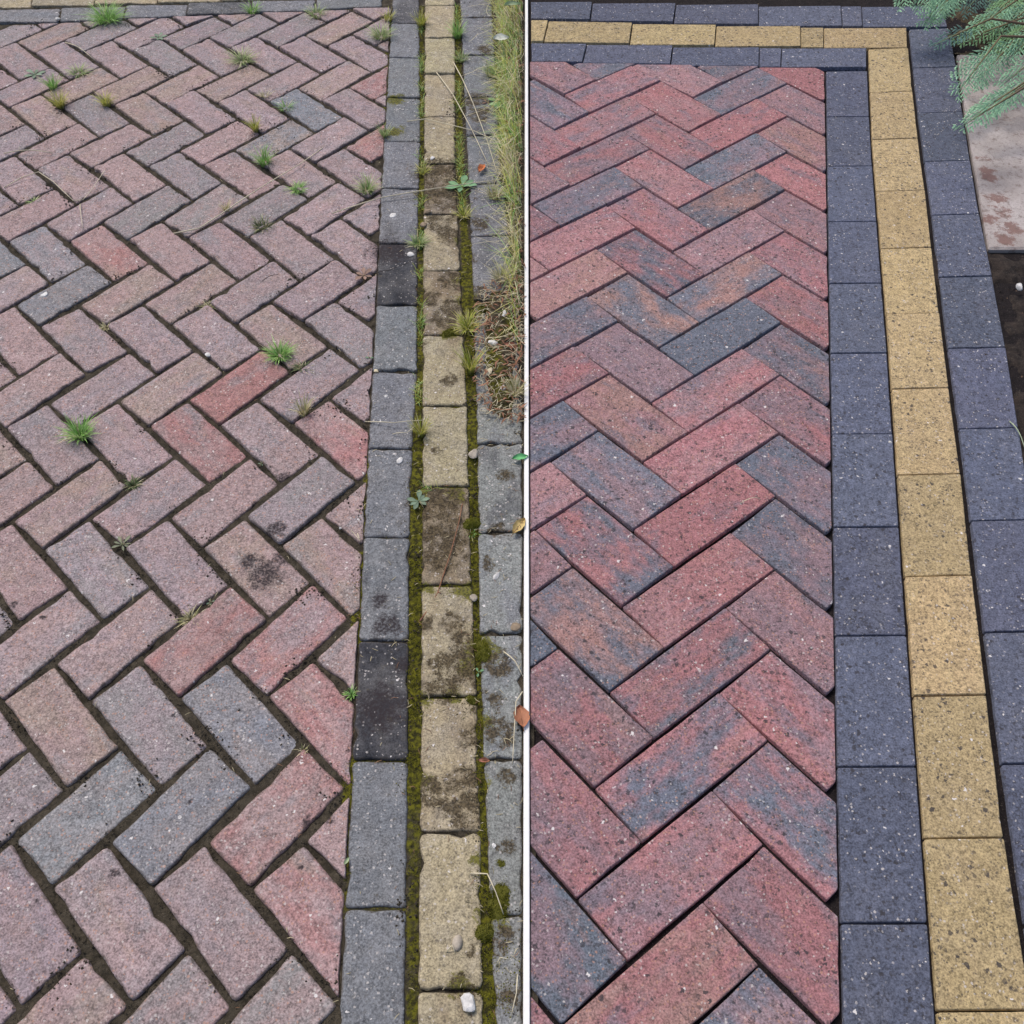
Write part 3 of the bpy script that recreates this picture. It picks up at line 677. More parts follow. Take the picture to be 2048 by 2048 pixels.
LICHEN = """
-0.1873,2.2978 0.0909
-0.1706,2.2092 0.0890
-0.1783,2.0942 0.0450
-0.1449,1.7234 0.0425
-0.1878,1.7931 0.0333
-0.1527,0.9243 0.0179
-0.1047,0.9338 0.0281
-0.1164,0.7967 0.0365
-0.0654,0.6052 0.0249
-0.1203,0.6139 0.0273
-0.1912,1.6427 0.0160
-0.1320,1.5323 0.0248
-0.0195,0.7228 0.0354
-0.0366,0.7771 0.0314
-0.0448,1.0507 0.0186
-0.0137,1.2653 0.0228
-0.0225,1.1304 0.0245
-0.0787,2.0704 0.0357
-0.1042,2.6472 0.0450
-0.0885,2.5688 0.0483
-0.0806,2.9258 0.0347
-0.0110,0.6373 0.0206
-0.0105,0.5266 0.0197
-0.0028,0.3189 0.0260
-0.1450,2.0329 0.0443
-0.1329,1.8624 0.0509
-0.1406,1.7572 0.0495
-0.1382,1.1928 0.0698
-0.1456,1.1447 0.0687
-0.1242,1.0860 0.0606
-0.0809,0.8730 0.0438
-0.0883,0.8342 0.0493
-0.1227,0.8443 0.0310
-0.1329,0.6304 0.0229
-0.0781,0.6380 0.0344
-0.0727,0.5893 0.0393
-0.0641,0.7146 0.0259
-0.0597,0.3844 0.0144
-0.1495,1.3339 0.0175
-0.1306,2.1545 0.0365
-0.0998,1.9351 0.0259
-0.0289,0.8429 0.0370
-0.0735,1.8071 0.0334
-0.0687,0.3320 0.0252
-0.0171,0.3977 0.0259
"""

CONIFER = """
1.125,2.955,0.104 1.217,3.063,0.152 B
1.178,2.946,0.102 1.274,3.050,0.150 B
1.224,2.968,0.048 1.323,3.108,0.096 B
1.246,2.971,0.049 1.344,3.105,0.097 B
1.231,2.938,0.095 1.336,3.053,0.142 B
1.185,2.768,0.090 1.282,2.776,0.138 D
1.309,2.843,0.083 1.434,2.923,0.130 B
1.278,2.833,0.062 1.405,2.849,0.109 G
1.376,2.928,0.078 1.512,3.028,0.125 G
1.390,2.855,0.077 1.524,2.951,0.125 B
1.188,2.524,0.080 1.314,2.685,0.128 B
1.278,2.630,0.053 1.416,2.781,0.100 B
1.327,2.584,0.068 1.443,2.667,0.116 B
1.333,2.741,0.066 1.463,2.812,0.113 G
1.376,2.700,0.085 1.494,2.801,0.132 B
1.127,2.316,0.106 1.242,2.370,0.154 B
1.168,2.364,0.103 1.287,2.429,0.150 B
1.251,2.452,0.077 1.372,2.521,0.124 B
1.393,2.802,0.068 1.537,2.911,0.115 G
1.350,3.021,0.058 1.489,3.170,0.105 D
1.483,3.019,0.041 1.624,3.141,0.088 B
1.464,3.082,0.041 1.611,3.242,0.088 B
"""

CORNER = (1.342, 2.955)

CONIFER_BASE = (1.792, 2.927, -0.054)

DIVIDE_X, DIVIDE_K, FALL_OLD, FALL_NEW = 0.01714, 0.00893, 0.0260, 0.0215
# ------------------------------------------------------------------ helpers
def divide(x, y): return x - (DIVIDE_X + DIVIDE_K * y)
def fall(x, y):
    d = divide(x, y)
    return -FALL_NEW * d if d > 0 else FALL_OLD * d
def pts(s): return [tuple(float(v) for v in p.split(',')) for p in s.split()]
def lines(b): return [l for l in b.strip().split('\n') if l.strip()]
def srgb(r, g, b):
    f = lambda c: ((c / 255 + .055) / 1.055) ** 2.4 if c > 10 else c / 255 / 12.92
    return (f(r), f(g), f(b))
def link(name, verts, faces, mat, parent=None, loc=None, rot=None, smooth=False, tint=None):
    me = bpy.data.meshes.new(name); me.from_pydata([tuple(v) for v in verts], [], faces); me.update()
    if smooth: me.shade_smooth()
    if mat: me.materials.append(mat)
    if tint is not None:
        a = me.color_attributes.new('tint', 'FLOAT_COLOR', 'POINT')
        t = np.ones((len(verts), 4), 'f'); t[:, :3] = np.asarray(tint, 'f'); a.data.foreach_set('color', t.ravel())
    o = bpy.data.objects.new(name, me); COL.objects.link(o)
    if loc: o.location = loc
    if rot: o.rotation_euler = rot
    if parent: o.parent = parent
    return o
def empty(name, loc=(0, 0, 0)):
    o = bpy.data.objects.new(name, None); COL.objects.link(o); o.location = loc; o.empty_display_size = .05; return o
def tag(o, label=None, cat=None, group=None, kind=None):
    if label: o['label'] = label
    if cat: o['category'] = cat
    if group: o['group'] = group
    if kind: o['kind'] = kind
    return o
class NT:
    def __init__(s, name, rough=.9):
        s.m = bpy.data.materials.new(name); s.m.use_nodes = True; s.t = s.m.node_tree
        s.b = s.t.nodes['Principled BSDF']; s.b.inputs['Roughness'].default_value = rough
        s.b.inputs['Specular IOR Level'].default_value = .25
    def n(s, t, **k):
        x = s.t.nodes.new(t)
        for a, v in k.items(): setattr(x, a, v)
        return x
    def put(s, sock, v):
        if hasattr(v, 'is_linked'): s.t.links.new(v, sock)
        elif isinstance(v, tuple): sock.default_value = tuple(v) + ((1,) if len(sock.default_value) == 4 and len(v) == 3 else ())
        else: sock.default_value = v
    def math(s, op, a, b=0., c=0., clamp=False):
        x = s.n('ShaderNodeMath', operation=op, use_clamp=clamp)
        s.put(x.inputs[0], a); s.put(x.inputs[1], b); s.put(x.inputs[2], c); return x.outputs[0]
    def vmath(s, op, a, b=(0., 0., 0.)):
        x = s.n('ShaderNodeVectorMath', operation=op); s.put(x.inputs[0], a); s.put(x.inputs[1], b)
        return x.outputs['Value'] if op in ('DISTANCE', 'LENGTH') else x.outputs[0]
    def mix(s, f, a, b, mode='MIX'):
        x = s.n('ShaderNodeMix', data_type='RGBA', blend_type=mode)
        s.put(x.inputs[0], f); s.put(x.inputs[6], a); s.put(x.inputs[7], b); return x.outputs[2]
    def noise(s, v, scale, detail=2., rough=.5, dist=0.):
        x = s.n('ShaderNodeTexNoise'); s.put(x.inputs['Vector'], v); x.inputs['Scale'].default_value = scale
        x.inputs['Detail'].default_value = detail; x.inputs['Roughness'].default_value = rough; x.inputs['Distortion'].default_value = dist
        return x.outputs[0]
    def ramp(s, v, a, b, c=0., d=1.):
        x = s.n('ShaderNodeMapRange', interpolation_type='SMOOTHSTEP'); s.put(x.inputs[0], v)
        for i, k in enumerate((a, b, c, d)): x.inputs[i + 1].default_value = k
        return x.outputs[0]
    def pos(s): return s.n('ShaderNodeNewGeometry').outputs['Position']
    def attr(s, name, kind='OBJECT', out='Color'): return s.n('ShaderNodeAttribute', attribute_type=kind, attribute_name=name).outputs[out]
    def grains(s, v, scale, size, share):
        """round aggregate grains: mask of cells whose random number is below share"""
        wob = s.n('ShaderNodeTexNoise'); s.put(wob.inputs['Vector'], v); wob.inputs['Scale'].default_value = scale * 2.2
        sc = s.n('ShaderNodeVectorMath', operation='SCALE'); s.put(sc.inputs[0], wob.outputs['Color']); sc.inputs['Scale'].default_value = .9 / scale
        v = s.vmath('ADD', v, sc.outputs[0])
        x = s.n('ShaderNodeTexVoronoi'); s.put(x.inputs['Vector'], v); x.inputs['Scale'].default_value = scale
        sep = s.n('ShaderNodeSeparateColor'); s.put(sep.inputs[0], x.outputs['Color'])
        near = s.ramp(s.math('SUBTRACT', x.outputs['Distance'], s.math('MULTIPLY', sep.outputs[1], size * .6)), size * .7, size, 1., 0.)
        return s.math('MULTIPLY', near, s.math('LESS_THAN', sep.outputs[0], share)), sep.outputs[2]
    def bump(s, h, strength, dist):
        x = s.n('ShaderNodeBump'); x.inputs['Strength'].default_value = strength; x.inputs['Distance'].default_value = dist
        s.put(x.inputs['Height'], h); s.t.links.new(x.outputs[0], s.b.inputs['Normal'])
    def color(s, c): s.put(s.b.inputs['Base Color'], c)
def spots(s, P_, table, soft):
    """mask of irregular marks at surveyed places"""
    wob = s.n('ShaderNodeTexNoise'); s.put(wob.inputs['Vector'], P_); wob.inputs['Scale'].default_value = 28; wob.inputs['Detail'].default_value = 4
    q = s.vmath('ADD', P_, s.vmath('SCALE', s.vmath('SUBTRACT', wob.outputs['Color'], (.5, .5, .5))))
    sc = q.node.inputs[1].links[0].from_node; sc.inputs['Scale'].default_value = .035
    flat = s.vmath('MULTIPLY', q, (1., 1., 0.)); out = None
    for l in lines(table):
        (x, y), r = pts(l.split()[0])[0], float(l.split()[1])
        m = s.ramp(s.vmath('DISTANCE', flat, (x, y, 0.)), r * (1 - soft), r * (1 + soft * .5), 1., 0.)
        out = m if out is None else s.math('MAXIMUM', out, m)
    return out

# ------------------------------------------------------------------ materials
TONES = {  # body colours of the pavers (they are cast through and faded by weather)
 'r': (.375, .195, .190), 'p': (.368, .268, .268), 'm': (.318, .258, .278), 's': (.218, .232, .260), 'g': (.265, .25, .257), 'b': (.345, .268, .228),
 'h': (.24, .252, .246), 'c': (.188, .198, .220), 'd': (.095, .098, .110), 'k': (.040, .042, .052), 'y': (.395, .338, .225), 'o': (.24, .19, .125),
 'n': (.110, .124, .178), 'w': (.124, .135, .182), 'z': (.435, .335, .185)}
NEW = {'r': (.372, .174, .184), 'p': (.345, .196, .208), 'm': (.268, .184, .212), 's': (.142, .160, .205), 'b': (.345, .208, .190)}

def paver_material(name, old, field):
    s = NT(name, .92); P_ = s.pos(); oc = s.n('ShaderNodeTexCoord').outputs['Object']
    rnd = s.n('ShaderNodeObjectInfo').outputs['Random']
    shift = s.n('ShaderNodeCombineXYZ'); s.put(shift.inputs[0], s.math('MULTIPLY', rnd, 91.7)); s.put(shift.inputs[1], s.math('MULTIPLY', rnd, 37.3))
    v = s.vmath('ADD', s.vmath('MULTIPLY', oc, (1., 2.1, 1.)), shift.outputs[0])
    body, patch = s.attr('body'), s.attr('patch')
    if field:
        m1 = s.ramp(s.noise(v, 7 if not old else 9, 5., .66), .38, .62)
        m1 = s.math('MULTIPLY', m1, .95 if not old else .8)
    else:
        m1 = s.math('MULTIPLY', s.ramp(s.noise(v, 9, 3., .6), .45, .7), .8)
    c = s.mix(m1, body, patch)
    if field:  # third cast-in colour drifting through some pavers
        v3 = s.vmath('ADD', v, (5.3, 2.2, 8.1)); m3 = s.ramp(s.noise(v3, 8, 5., .66), .52, .68)
        c = s.mix(s.math('MULTIPLY', m3, .62 if not old else .55), c, (.148, .158, .202) if not old else (.23, .24, .265))
        m4 = s.ramp(s.noise(s.vmath('ADD', v, (1.3, 7.2, 3.1)), 8, 4., .66), .57, .70)
        c = s.mix(s.math('MULTIPLY', m4, .45), c, (.35, .20, .175) if not old else (.35, .265, .22))
    # slow drift and cement bloom
    c = s.mix(s.ramp(s.noise(P_, 14, 4., .6), .35, .75, 0., .34 if old else .08), c, (.275, .24, .238) if old and field else (.27, .26, .255) if old else (.24, .23, .25))
    # fine grain
    g1 = s.noise(P_, 330, 3., .7); g2 = s.noise(P_, 120, 2., .6); g3 = s.noise(P_, 42, 3., .65)
    gr = s.math('ADD', s.ramp(g1, .3, .7, .58, 1.38), s.math('ADD', s.ramp(g2, .3, .7, -.17, .17), s.ramp(g3, .32, .68, -.10, .10)))
    c = s.mix(1., c, s.n('ShaderNodeCombineColor').outputs[0], 'MULTIPLY')
    cc = c.node.inputs[7].links[0].from_node
    for i in range(3): s.put(cc.inputs[i], gr)
    # dark and pale aggregate
    dens = s.ramp(s.noise(P_, 17, 4., .7), .36, .6, .25, 1.); dens2 = s.ramp(s.noise(s.vmath('ADD', P_, (2., 5., 0.)), 23, 4., .7), .36, .6, .2, 1.)
    dk, r1 = s.grains(P_, 125 if old else 88, .25 if old else .24, .14 if old else (.50 if field else .55))
    c = s.mix(s.math('MULTIPLY', s.math('MULTIPLY', dk, dens), .5 if old else .85), c, (.045, .043, .05))
    dk2, r2 = s.grains(s.vmath('ADD', P_, (3.1, 1.7, 0.)), 210, .30, .24 if old else .42)
    c = s.mix(s.math('MULTIPLY', s.math('MULTIPLY', dk2, dens2), .42 if old else .68), c, (.05, .048, .055))
    pl, r3 = s.grains(s.vmath('ADD', P_, (7.3, 4.1, 0.)), 190, .27, .24 if old else .15)
    c = s.mix(s.math('MULTIPLY', s.math('MULTIPLY', pl, dens2), .7), c, (.62, .58, .56))
    if field:
        og, r5 = s.grains(s.vmath('ADD', P_, (4.4, 2.9, 0.)), 240, .32, .16); c = s.mix(s.math('MULTIPLY', og, .55), c, (.50, .27, .19))
    pl2, r4 = s.grains(s.vmath('ADD', P_, (1.3, 9.1, 0.)), 90, .17, .06 if old else .05)
    c = s.mix(s.math('MULTIPLY', pl2, .85), c, (.78, .75, .74))
    if old:
        # soil and lichen held near the edges of each paver, and shaped stains
        ed = s.attr('edge', 'GEOMETRY', 'Fac')
        if not field: ed = s.math('MULTIPLY', ed, .9)
        e = s.math('MULTIPLY', s.ramp(s.math('ADD', ed, s.math('MULTIPLY', s.math('SUBTRACT', s.noise(P_, 85, 4., .7), .5), 2.3)), .68, 1.2), .6)
        c = s.mix(e, c, (.090, .074, .060))
        st = s.ramp(s.math('ADD', s.math('MULTIPLY', spots(s, P_, DARK_STAINS, .85), .95), s.math('MULTIPLY', s.math('SUBTRACT', s.noise(P_, 75, 7., .85), .5), 2.6)), .38, .9)
        c = s.mix(s.math('MULTIPLY', s.math('MULTIPLY', st, s.ramp(spots(s, P_, DARK_STAINS, .95), 0., .1)), s.ramp(s.noise(P_, 210, 2.), .38, .56, .5, .96)), c, (.035, .028, .032))
        if not field:
            gm = s.math('ADD', s.math('MULTIPLY', spots(s, P_, GREENED, .9), .9), s.math('MULTIPLY', s.math('SUBTRACT', s.noise(P_, 60, 8., .85), .5), 3.4))
            c = s.mix(s.math('MULTIPLY', s.ramp(gm, .46, .72), .92), c, s.mix(s.ramp(s.noise(P_, 240, 2.), .4, .6), (.055, .056, .010), (.16, .155, .02)))
            li = spots(s, P_, LICHEN, .55)
            lm = s.math('ADD', s.math('MULTIPLY', li, .72), s.math('ADD', s.math('MULTIPLY', s.math('SUBTRACT', s.noise(P_, 38, 9., .86), .5), 4.2), s.math('MULTIPLY', s.math('SUBTRACT', s.noise(P_, 330, 2.), .5), 1.1)))
            c = s.mix(s.math('MULTIPLY', s.math('MULTIPLY', s.ramp(lm, .40, .78), s.ramp(li, 0., .12)), .93), c, s.mix(s.ramp(s.noise(P_, 260, 2.), .42, .6), (.030, .022, .012), (.105, .08, .045)))
            c = s.mix(s.math('MULTIPLY', s.ramp(s.noise(P_, 60, 6., .8), .57, .66), .65), c, (.07, .06, .045))
        dirt = s.ramp(s.noise(P_, 33, 6., .75), .60, .74, 0., .5); c = s.mix(dirt, c, (.11, .09, .085))
    s.color(c)
    h = s.math('ADD', s.math('MULTIPLY', g1, .5), s.math('ADD', s.math('MULTIPLY', g2, .7), s.math('MULTIPLY', dk, -.25)))
    s.bump(h, .55 if old else .5, .0022)
    return s.m
M_OLD_FIELD = paver_material('weathered red paver', True, True)
M_OLD_EDGE = paver_material('weathered border paver', True, False)
M_NEW_FIELD = paver_material('new multicolour paver', False, True)
M_NEW_EDGE = paver_material('new border paver', False, False)

def soil_material(name, a, b, moss):
    s = NT(name, .97); P_ = s.pos()
    c = s.mix(s.ramp(s.noise(P_, 60, 5., .7), .35, .65), a, b)
    c = s.mix(s.ramp(s.noise(P_, 420, 2.), .62, .7, 0., .35), c, (.22, .19, .16))
    if moss:
        mk = s.attr('moss', 'GEOMETRY', 'Fac')
        mm = s.ramp(s.math('ADD', mk, s.math('MULTIPLY', s.math('SUBTRACT', s.noise(P_, 70, 4., .7), .5), 1.1)), .35, .75)
        c = s.mix(mm, c, s.mix(s.ramp(s.noise(P_, 130, 3.), .35, .65), (.038, .036, .010), (.16, .155, .014)))
    s.color(c); s.bump(s.noise(P_, 260, 4., .75), .9, .005); return s.m
M_JOINT_OLD = soil_material('joint soil', (.040, .034, .024), (.088, .074, .054), True)
M_JOINT_NEW = soil_material('dark jointing sand', (.012, .009, .010), (.022, .017, .018), False)
M_SOIL = soil_material('garden soil', (.022, .018, .017), (.055, .042, .036), False)
M_LITTER_SOIL = soil_material('littered soil', (.045, .035, .022), (.12, .095, .06), True)

def plain(name, col, rough=.8, var=.25, scale=90., trans=0.):
    s = NT(name, rough); P_ = s.pos(); n = s.noise(P_, scale, 3., .6)
    c = s.mix(s.ramp(n, .3, .7), tuple(x * (1 - var) for x in col), tuple(min(1, x * (1 + var)) for x in col))
    s.color(c); s.bump(n, .4, .002); return s.m
def tinted(name, rough=.65, sub=0.):
    s = NT(name, rough); s.color(s.attr('tint', 'GEOMETRY')); s.b.inputs['Specular IOR Level'].default_value = .3
    if sub: # thin leaves let light through
        tr = s.n('ShaderNodeBsdfTranslucent'); s.put(tr.inputs[0], s.attr('tint', 'GEOMETRY'))
        mx = s.n('ShaderNodeMixShader'); mx.inputs[0].default_value = sub
        s.t.links.new(s.b.outputs[0], mx.inputs[1]); s.t.links.new(tr.outputs[0], mx.inputs[2])
        s.t.links.new(mx.outputs[0], s.t.nodes['Material Output'].inputs[0])
    return s.m
M_GRASS = tinted('grass blades', .6, .3)
M_DRY = tinted('dry stalk', .75)
M_MOSS = tinted('moss fibres', .95)
M_CONIFER = tinted('conifer scales', .6, .15)
M_STONE = {k: plain('stone ' + k, c, .85) for k, c in {'W': (.64, .635, .63), 'T': (.42, .37, .31), 'K': (.27, .21, .15), 'C': (.68, .60, .42)}.items()}
M_LEAF = {k: plain('leaf ' + k, c, .6, .3, 45.) for k, c in {'Y': (.62, .47, .20), 'O': (.42, .18, .10), 'R': (.62, .20, .07), 'S': (.36, .45, .27), 'G': (.14, .42, .17), 'F': (.62, .64, .55), 'B': (.33, .14, .09)}.items()}
M_LEAF_SPOT = plain('leaf spots', (.06, .03, .015))
M_TWIG = plain('twig bark', (.25, .125, .075), .8, .3, 220.)
M_STRIP = plain('pale plastic edging', (.90, .90, .89), .5, .02)

def slab_material():
    s = NT('stained pale concrete', .85); P_ = s.pos()
    c = s.mix(s.ramp(s.noise(P_, 9, 5., .65), .35, .7), (.42, .37, .355), (.57, .52, .51))
    c = s.mix(s.math('MULTIPLY', s.ramp(s.math('ADD', s.math('MULTIPLY', spots(s, P_, SLAB_STAINS, .9), .9), s.math('MULTIPLY', s.math('SUBTRACT', s.noise(P_, 26, 8., .85), .5), 3.6)), .6, .85), .85), c, (.24, .13, .11))
    c = s.mix(s.ramp(s.noise(P_, 40, 6., .8), .52, .62, 0., .6), c, (.17, .12, .105))
    c = s.mix(s.ramp(s.noise(P_, 210, 3., .8), .52, .66, 0., .5), c, (.20, .165, .15))
    s.color(c); s.bump(s.noise(P_, 110, 5., .8), .8, .005); return s.m
M_SLAB = slab_material()

# ------------------------------------------------------------------ ground under everything
def sheet(name, x0, x1, y0, y1, nx, ny, zf, mat, moss=None, smooth=True):
    xs = np.linspace(x0, x1, nx); ys = np.linspace(y0, y1, ny); X, Y = np.meshgrid(xs, ys)
    Z = zf(X, Y); V = np.stack([X, Y, Z], -1).reshape(-1, 3)
    i = np.arange(nx * ny).reshape(ny, nx)
    F = np.stack([i[:-1, :-1], i[:-1, 1:], i[1:, 1:], i[1:, :-1]], -1).reshape(-1, 4)
    me = bpy.data.meshes.new(name); me.vertices.add(len(V)); me.vertices.foreach_set('co', V.astype('f').ravel())
    me.loops.add(F.size); me.loops.foreach_set('vertex_index', F.astype('i').ravel())
    me.polygons.add(len(F)); me.polygons.foreach_set('loop_start', np.arange(0, F.size, 4, dtype='i'))
    me.update(calc_edges=True); me.validate()
    if smooth: me.shade_smooth()
    me.materials.append(mat)
    if moss is not None:
        a = me.attributes.new('moss', 'FLOAT', 'POINT'); a.data.foreach_set('value', moss(X, Y).astype('f').ravel())
    o = bpy.data.objects.new(name, me); COL.objects.link(o); return o
def vfall(X, Y):
    D = X - (DIVIDE_X + DIVIDE_K * Y); return np.where(D > 0, -FALL_NEW * D, FALL_OLD * D)
def vnoise(X, Y, f, seed=0):
    """smooth value noise on arrays"""
    r = np.random.default_rng(seed); T = r.random((64, 64)); x, y = X * f + 100, Y * f + 100
    xi, yi = np.floor(x).astype(int), np.floor(y).astype(int); u, v = x - xi, y - yi
    u, v = u * u * (3 - 2 * u), v * v * (3 - 2 * v); g = lambda a, b: T[a % 64, b % 64]
    return (g(xi, yi) * (1 - u) + g(xi + 1, yi) * u) * (1 - v) + (g(xi, yi + 1) * (1 - u) + g(xi + 1, yi + 1) * u) * v
MOSS = [(float(l.split()[0]), float(l.split()[1]), np.array(pts(' '.join(l.split()[2:])))) for l in lines(MOSS_LINES)]
def seg_dist(X, Y, a, b):
    d = b - a; L2 = (d ** 2).sum(); t = np.clip(((X - a[0]) * d[0] + (Y - a[1]) * d[1]) / L2, 0, 1)
    return np.hypot(X - a[0] - t * d[0], Y - a[1] - t * d[1])
def mossmask(X, Y):
    m = np.zeros_like(X)
    for w_, dn, pl in MOSS:
        for a, b in zip(pl[:-1], pl[1:]):
            d = seg_dist(X, Y, a, b); m = np.maximum(m, np.clip(1.6 - d / w_, 0, 1) * min(1, .35 + dn * .5))
    return m
def old_z(X, Y):
    m = mossmask(X, Y)
    return vfall(X, Y) + np.minimum(-.0092 + .006 * vnoise(X, Y, 60) ** 1.5 + .003 * vnoise(X, Y, 140, 2) + m * .003, -.0046)
tag(sheet('ground', -14, 14, -8, 20, 57, 57, lambda X, Y: vfall(X, Y) - .035 - .002 * vnoise(X, Y, 2), M_SOIL), 'dark soil lying under and all around both pavings', kind='structure')
tag(sheet('joint_soil', -1.75, .036, .12, 3.6, 300, 560, old_z, M_JOINT_OLD, mossmask), 'dark mossy soil filling the joints of the old paving', kind='structure')
tag(sheet('jointing_sand', .02, 1.55, .12, 3.6, 90, 200, lambda X, Y: vfall(X, Y) - .0125 + .002 * vnoise(X, Y, 90, 4), M_JOINT_NEW), 'near black sand in the tight joints of the new paving', kind='structure')

# ------------------------------------------------------------------ pavers
def outline(poly, rc, step, jit, rs):
    n = len(poly); out = []
    P = [np.array(p) for p in poly]
    for i in range(n):
        a, b, c = P[i - 1], P[i], P[(i + 1) % n]
        u, v = a - b, c - b; lu, lv = np.linalg.norm(u), np.linalg.norm(v)
        if lu < 1e-5 or lv < 1e-5: continue
        r = min(rc * rs.uniform(.6, 1.5), lu * .35, lv * .35); u, v = u / lu, v / lv
        e0, e1 = b + u * r, b + v * r
        for t in (0, .5, 1): out.append(((1 - t) ** 2 * e0 + 2 * t * (1 - t) * b + t * t * e1, 0))
        r2 = rc; k = max(1, int((lv - 2 * r) / step)); end = c - v * min(r2, lv * .35)
        for j in range(1, k):
            t = j / k; p = e1 + (end - e1) * t; nrm = np.array([-v[1], v[0]])
            out.append((p, nrm * (abs(rs.normal(0, jit)) + (rs.uniform(2, 4) * jit if rs.random() < .05 else 0))))
    c0 = np.mean(P, 0); res = []
    for p, d in out:
        if isinstance(d, int): res.append(p)
        else:
            d = d if np.dot(d, c0 - p) > 0 else -d; res.append(p + d)
    return np.array(res)
def inset(poly, g):
    P = np.array(poly); n = len(P); A = 0
    for i in range(n): A += P[i][0] * P[(i + 1) % n][1] - P[(i + 1) % n][0] * P[i][1]
    if A < 0: P = P[::-1]
    keep = [i for i in range(n) if np.linalg.norm(P[i] - P[i - 1]) > .004]; P = P[keep]; n = len(P)
    if n < 3: return None
    L_ = []
    for i in range(n):
        a, b = P[i], P[(i + 1) % n]; d = (b - a) / np.linalg.norm(b - a); nr = np.array([-d[1], d[0]]); L_.append((a + nr * g, d))
    Q = []
    for i in range(n):
        (a, d), (b, e) = L_[i - 1], L_[i]; cr = d[0] * e[1] - d[1] * e[0]
        if abs(cr) < .03: Q.append(b); continue
        t = ((b - a)[0] * e[1] - (b - a)[1] * e[0]) / cr; Q.append(a + d * t)
    return np.array(Q)
def polyarea(P): return .5 * float((P[:, 0] * np.roll(P[:, 1], -1) - P[:, 1] * np.roll(P[:, 0], -1)).sum())
def ringscale(R, k):
    """move every point of a ring inward by k metres"""
    n = len(R); t = np.roll(R, -1, 0) - np.roll(R, 1, 0); t /= np.linalg.norm(t, axis=1)[:, None] + 1e-9
    return R + np.stack([-t[:, 1], t[:, 0]], 1) * k
def paver(poly, ang, gap, old, mat, parent, body, patch, rs, lift=0.):
    if old and gap > .004: gap = .0010 + .0023 * max(0, min(1, (2.6 - float(np.mean([p[1] for p in poly]))) / 2.2))
    q = inset(poly, gap)
    if q is None: return
    worn = old and gap < .002
    R = outline(q, .0085 if worn else .006 if old else .0026, .016 if worn else .021 if old else .03, .0016 if worn else .0012 if old else .00035, rs)
    c = q.mean(0); ca, sa = math.cos(-ang), math.sin(-ang)
    rot = lambda A: (A - c) @ np.array([[ca, sa], [-sa, ca]])
    cham = (.0035, .0028) if old else (.0022, .0016)
    rings = [(0, -.04), (0, -cham[1]), (cham[0] * .45, -cham[1] * .25), (cham[0], 0)]
    if old: rings.append((.006, .0003))
    tx, ty = (rs.normal(0, .006), rs.normal(0, .006)) if old else (rs.normal(0, .002), rs.normal(0, .002))
    dz = float(np.clip(rs.normal(0, .0012), -.0018, .0025)) if old else rs.normal(0, .0007)
    V, n = [], len(R)
    A0 = rot(R); mid = (A0.max(0) + A0.min(0)) / 2; hf = (A0.max(0) - A0.min(0)) / 2
    if len(q) == 3 or abs(polyarea(q)) < .8 * 4 * hf[0] * hf[1]: mid = A0.mean(0)
    for k, z in rings:
        A = mid + (A0 - mid) * (1 - k / hf); V += [(x, y, z + tx * x + ty * y) for x, y in A]
    F = []
    for r in range(len(rings) - 1):
        for i in range(n): F.append((r * n + i, r * n + (i + 1) % n, (r + 1) * n + (i + 1) % n, (r + 1) * n + i))
    F.append(tuple((len(rings) - 1) * n + i for i in range(n)))
    o = link('brick', V, F, mat, parent, (c[0], c[1], fall(*c) + dz + lift), (0, 0, ang), True)
    o.data.polygons[len(F) - 1].use_smooth = False
    if old:
        a = o.data.attributes.new('edge', 'FLOAT', 'POINT')
        a.data.foreach_set('value', np.array([1.] * (3 * n) + [.75] * n + [0.] * n, 'f'))
    o['body'] = [float(x) for x in body]; o['patch'] = [float(x) for x in patch]
def pave(name, label, table, gap, old, mat, tones, seed, lift=0., parent=None):
    rs = np.random.default_rng(seed)
    if parent is None: parent = tag(empty(name), label, kind='structure')
    for l in lines(table):
        t, ang, rest = l.split(' ', 2); k = rs.uniform(.93, 1.07) if old else rs.uniform(.88, 1.12)
        b = [min(1, c * k * rs.uniform(.98, 1.02)) for c in tones[t[0]]]; p = [c * k for c in tones[t[1]]]
        paver(pts(rest), float(ang), gap, old, mat, parent, b, p, rs, lift)
    return parent
pave('herringbone_pavement', 'weathered mauve and pink herringbone paving with wide mossy joints', OLD_FIELD, .0043, True, M_OLD_FIELD, TONES, 1)
pave('herringbone_pavement', 'freshly laid red and slate herringbone paving with tight joints', NEW_FIELD, .0010, False, M_NEW_FIELD, NEW, 2)
pave('charcoal_border', 'old charcoal course along the weathered herringbone, inner edge', COURSES['old_inner'], .0013, True, M_OLD_EDGE, TONES, 3, .001)
pave('yellow_border', 'old yellow course half covered in lichen and moss', COURSES['old_yellow'], .0013, True, M_OLD_EDGE, TONES, 4, .001)
pave('charcoal_border', 'old outer grey course running beside the long grass', COURSES['old_outer'], .0013, True, M_OLD_EDGE, TONES, 5)
tp = pave('charcoal_border', 'old charcoal course across the far end of the weathered paving', COURSES['old_top'], .0013, True, M_OLD_EDGE, TONES, 6)
pave('yellow_border', 'old yellow course across the far end, just past the charcoal one', COURSES['old_top_yellow'], .0013, True, M_OLD_EDGE, TONES, 7)
pave('charcoal_border', 'new slate blue course turning the corner round the red herringbone', COURSES['new_inner'], .0014, False, M_NEW_EDGE, TONES, 8)
pave('yellow_border', 'new clean yellow course turning the corner between two slate ones', COURSES['new_yellow'], .0014, False, M_NEW_EDGE, TONES, 9)
ou = pave('charcoal_border', 'new outer slate blue course along the slab and soil', COURSES['new_outer'], .0016, False, M_NEW_EDGE, TONES, 10)
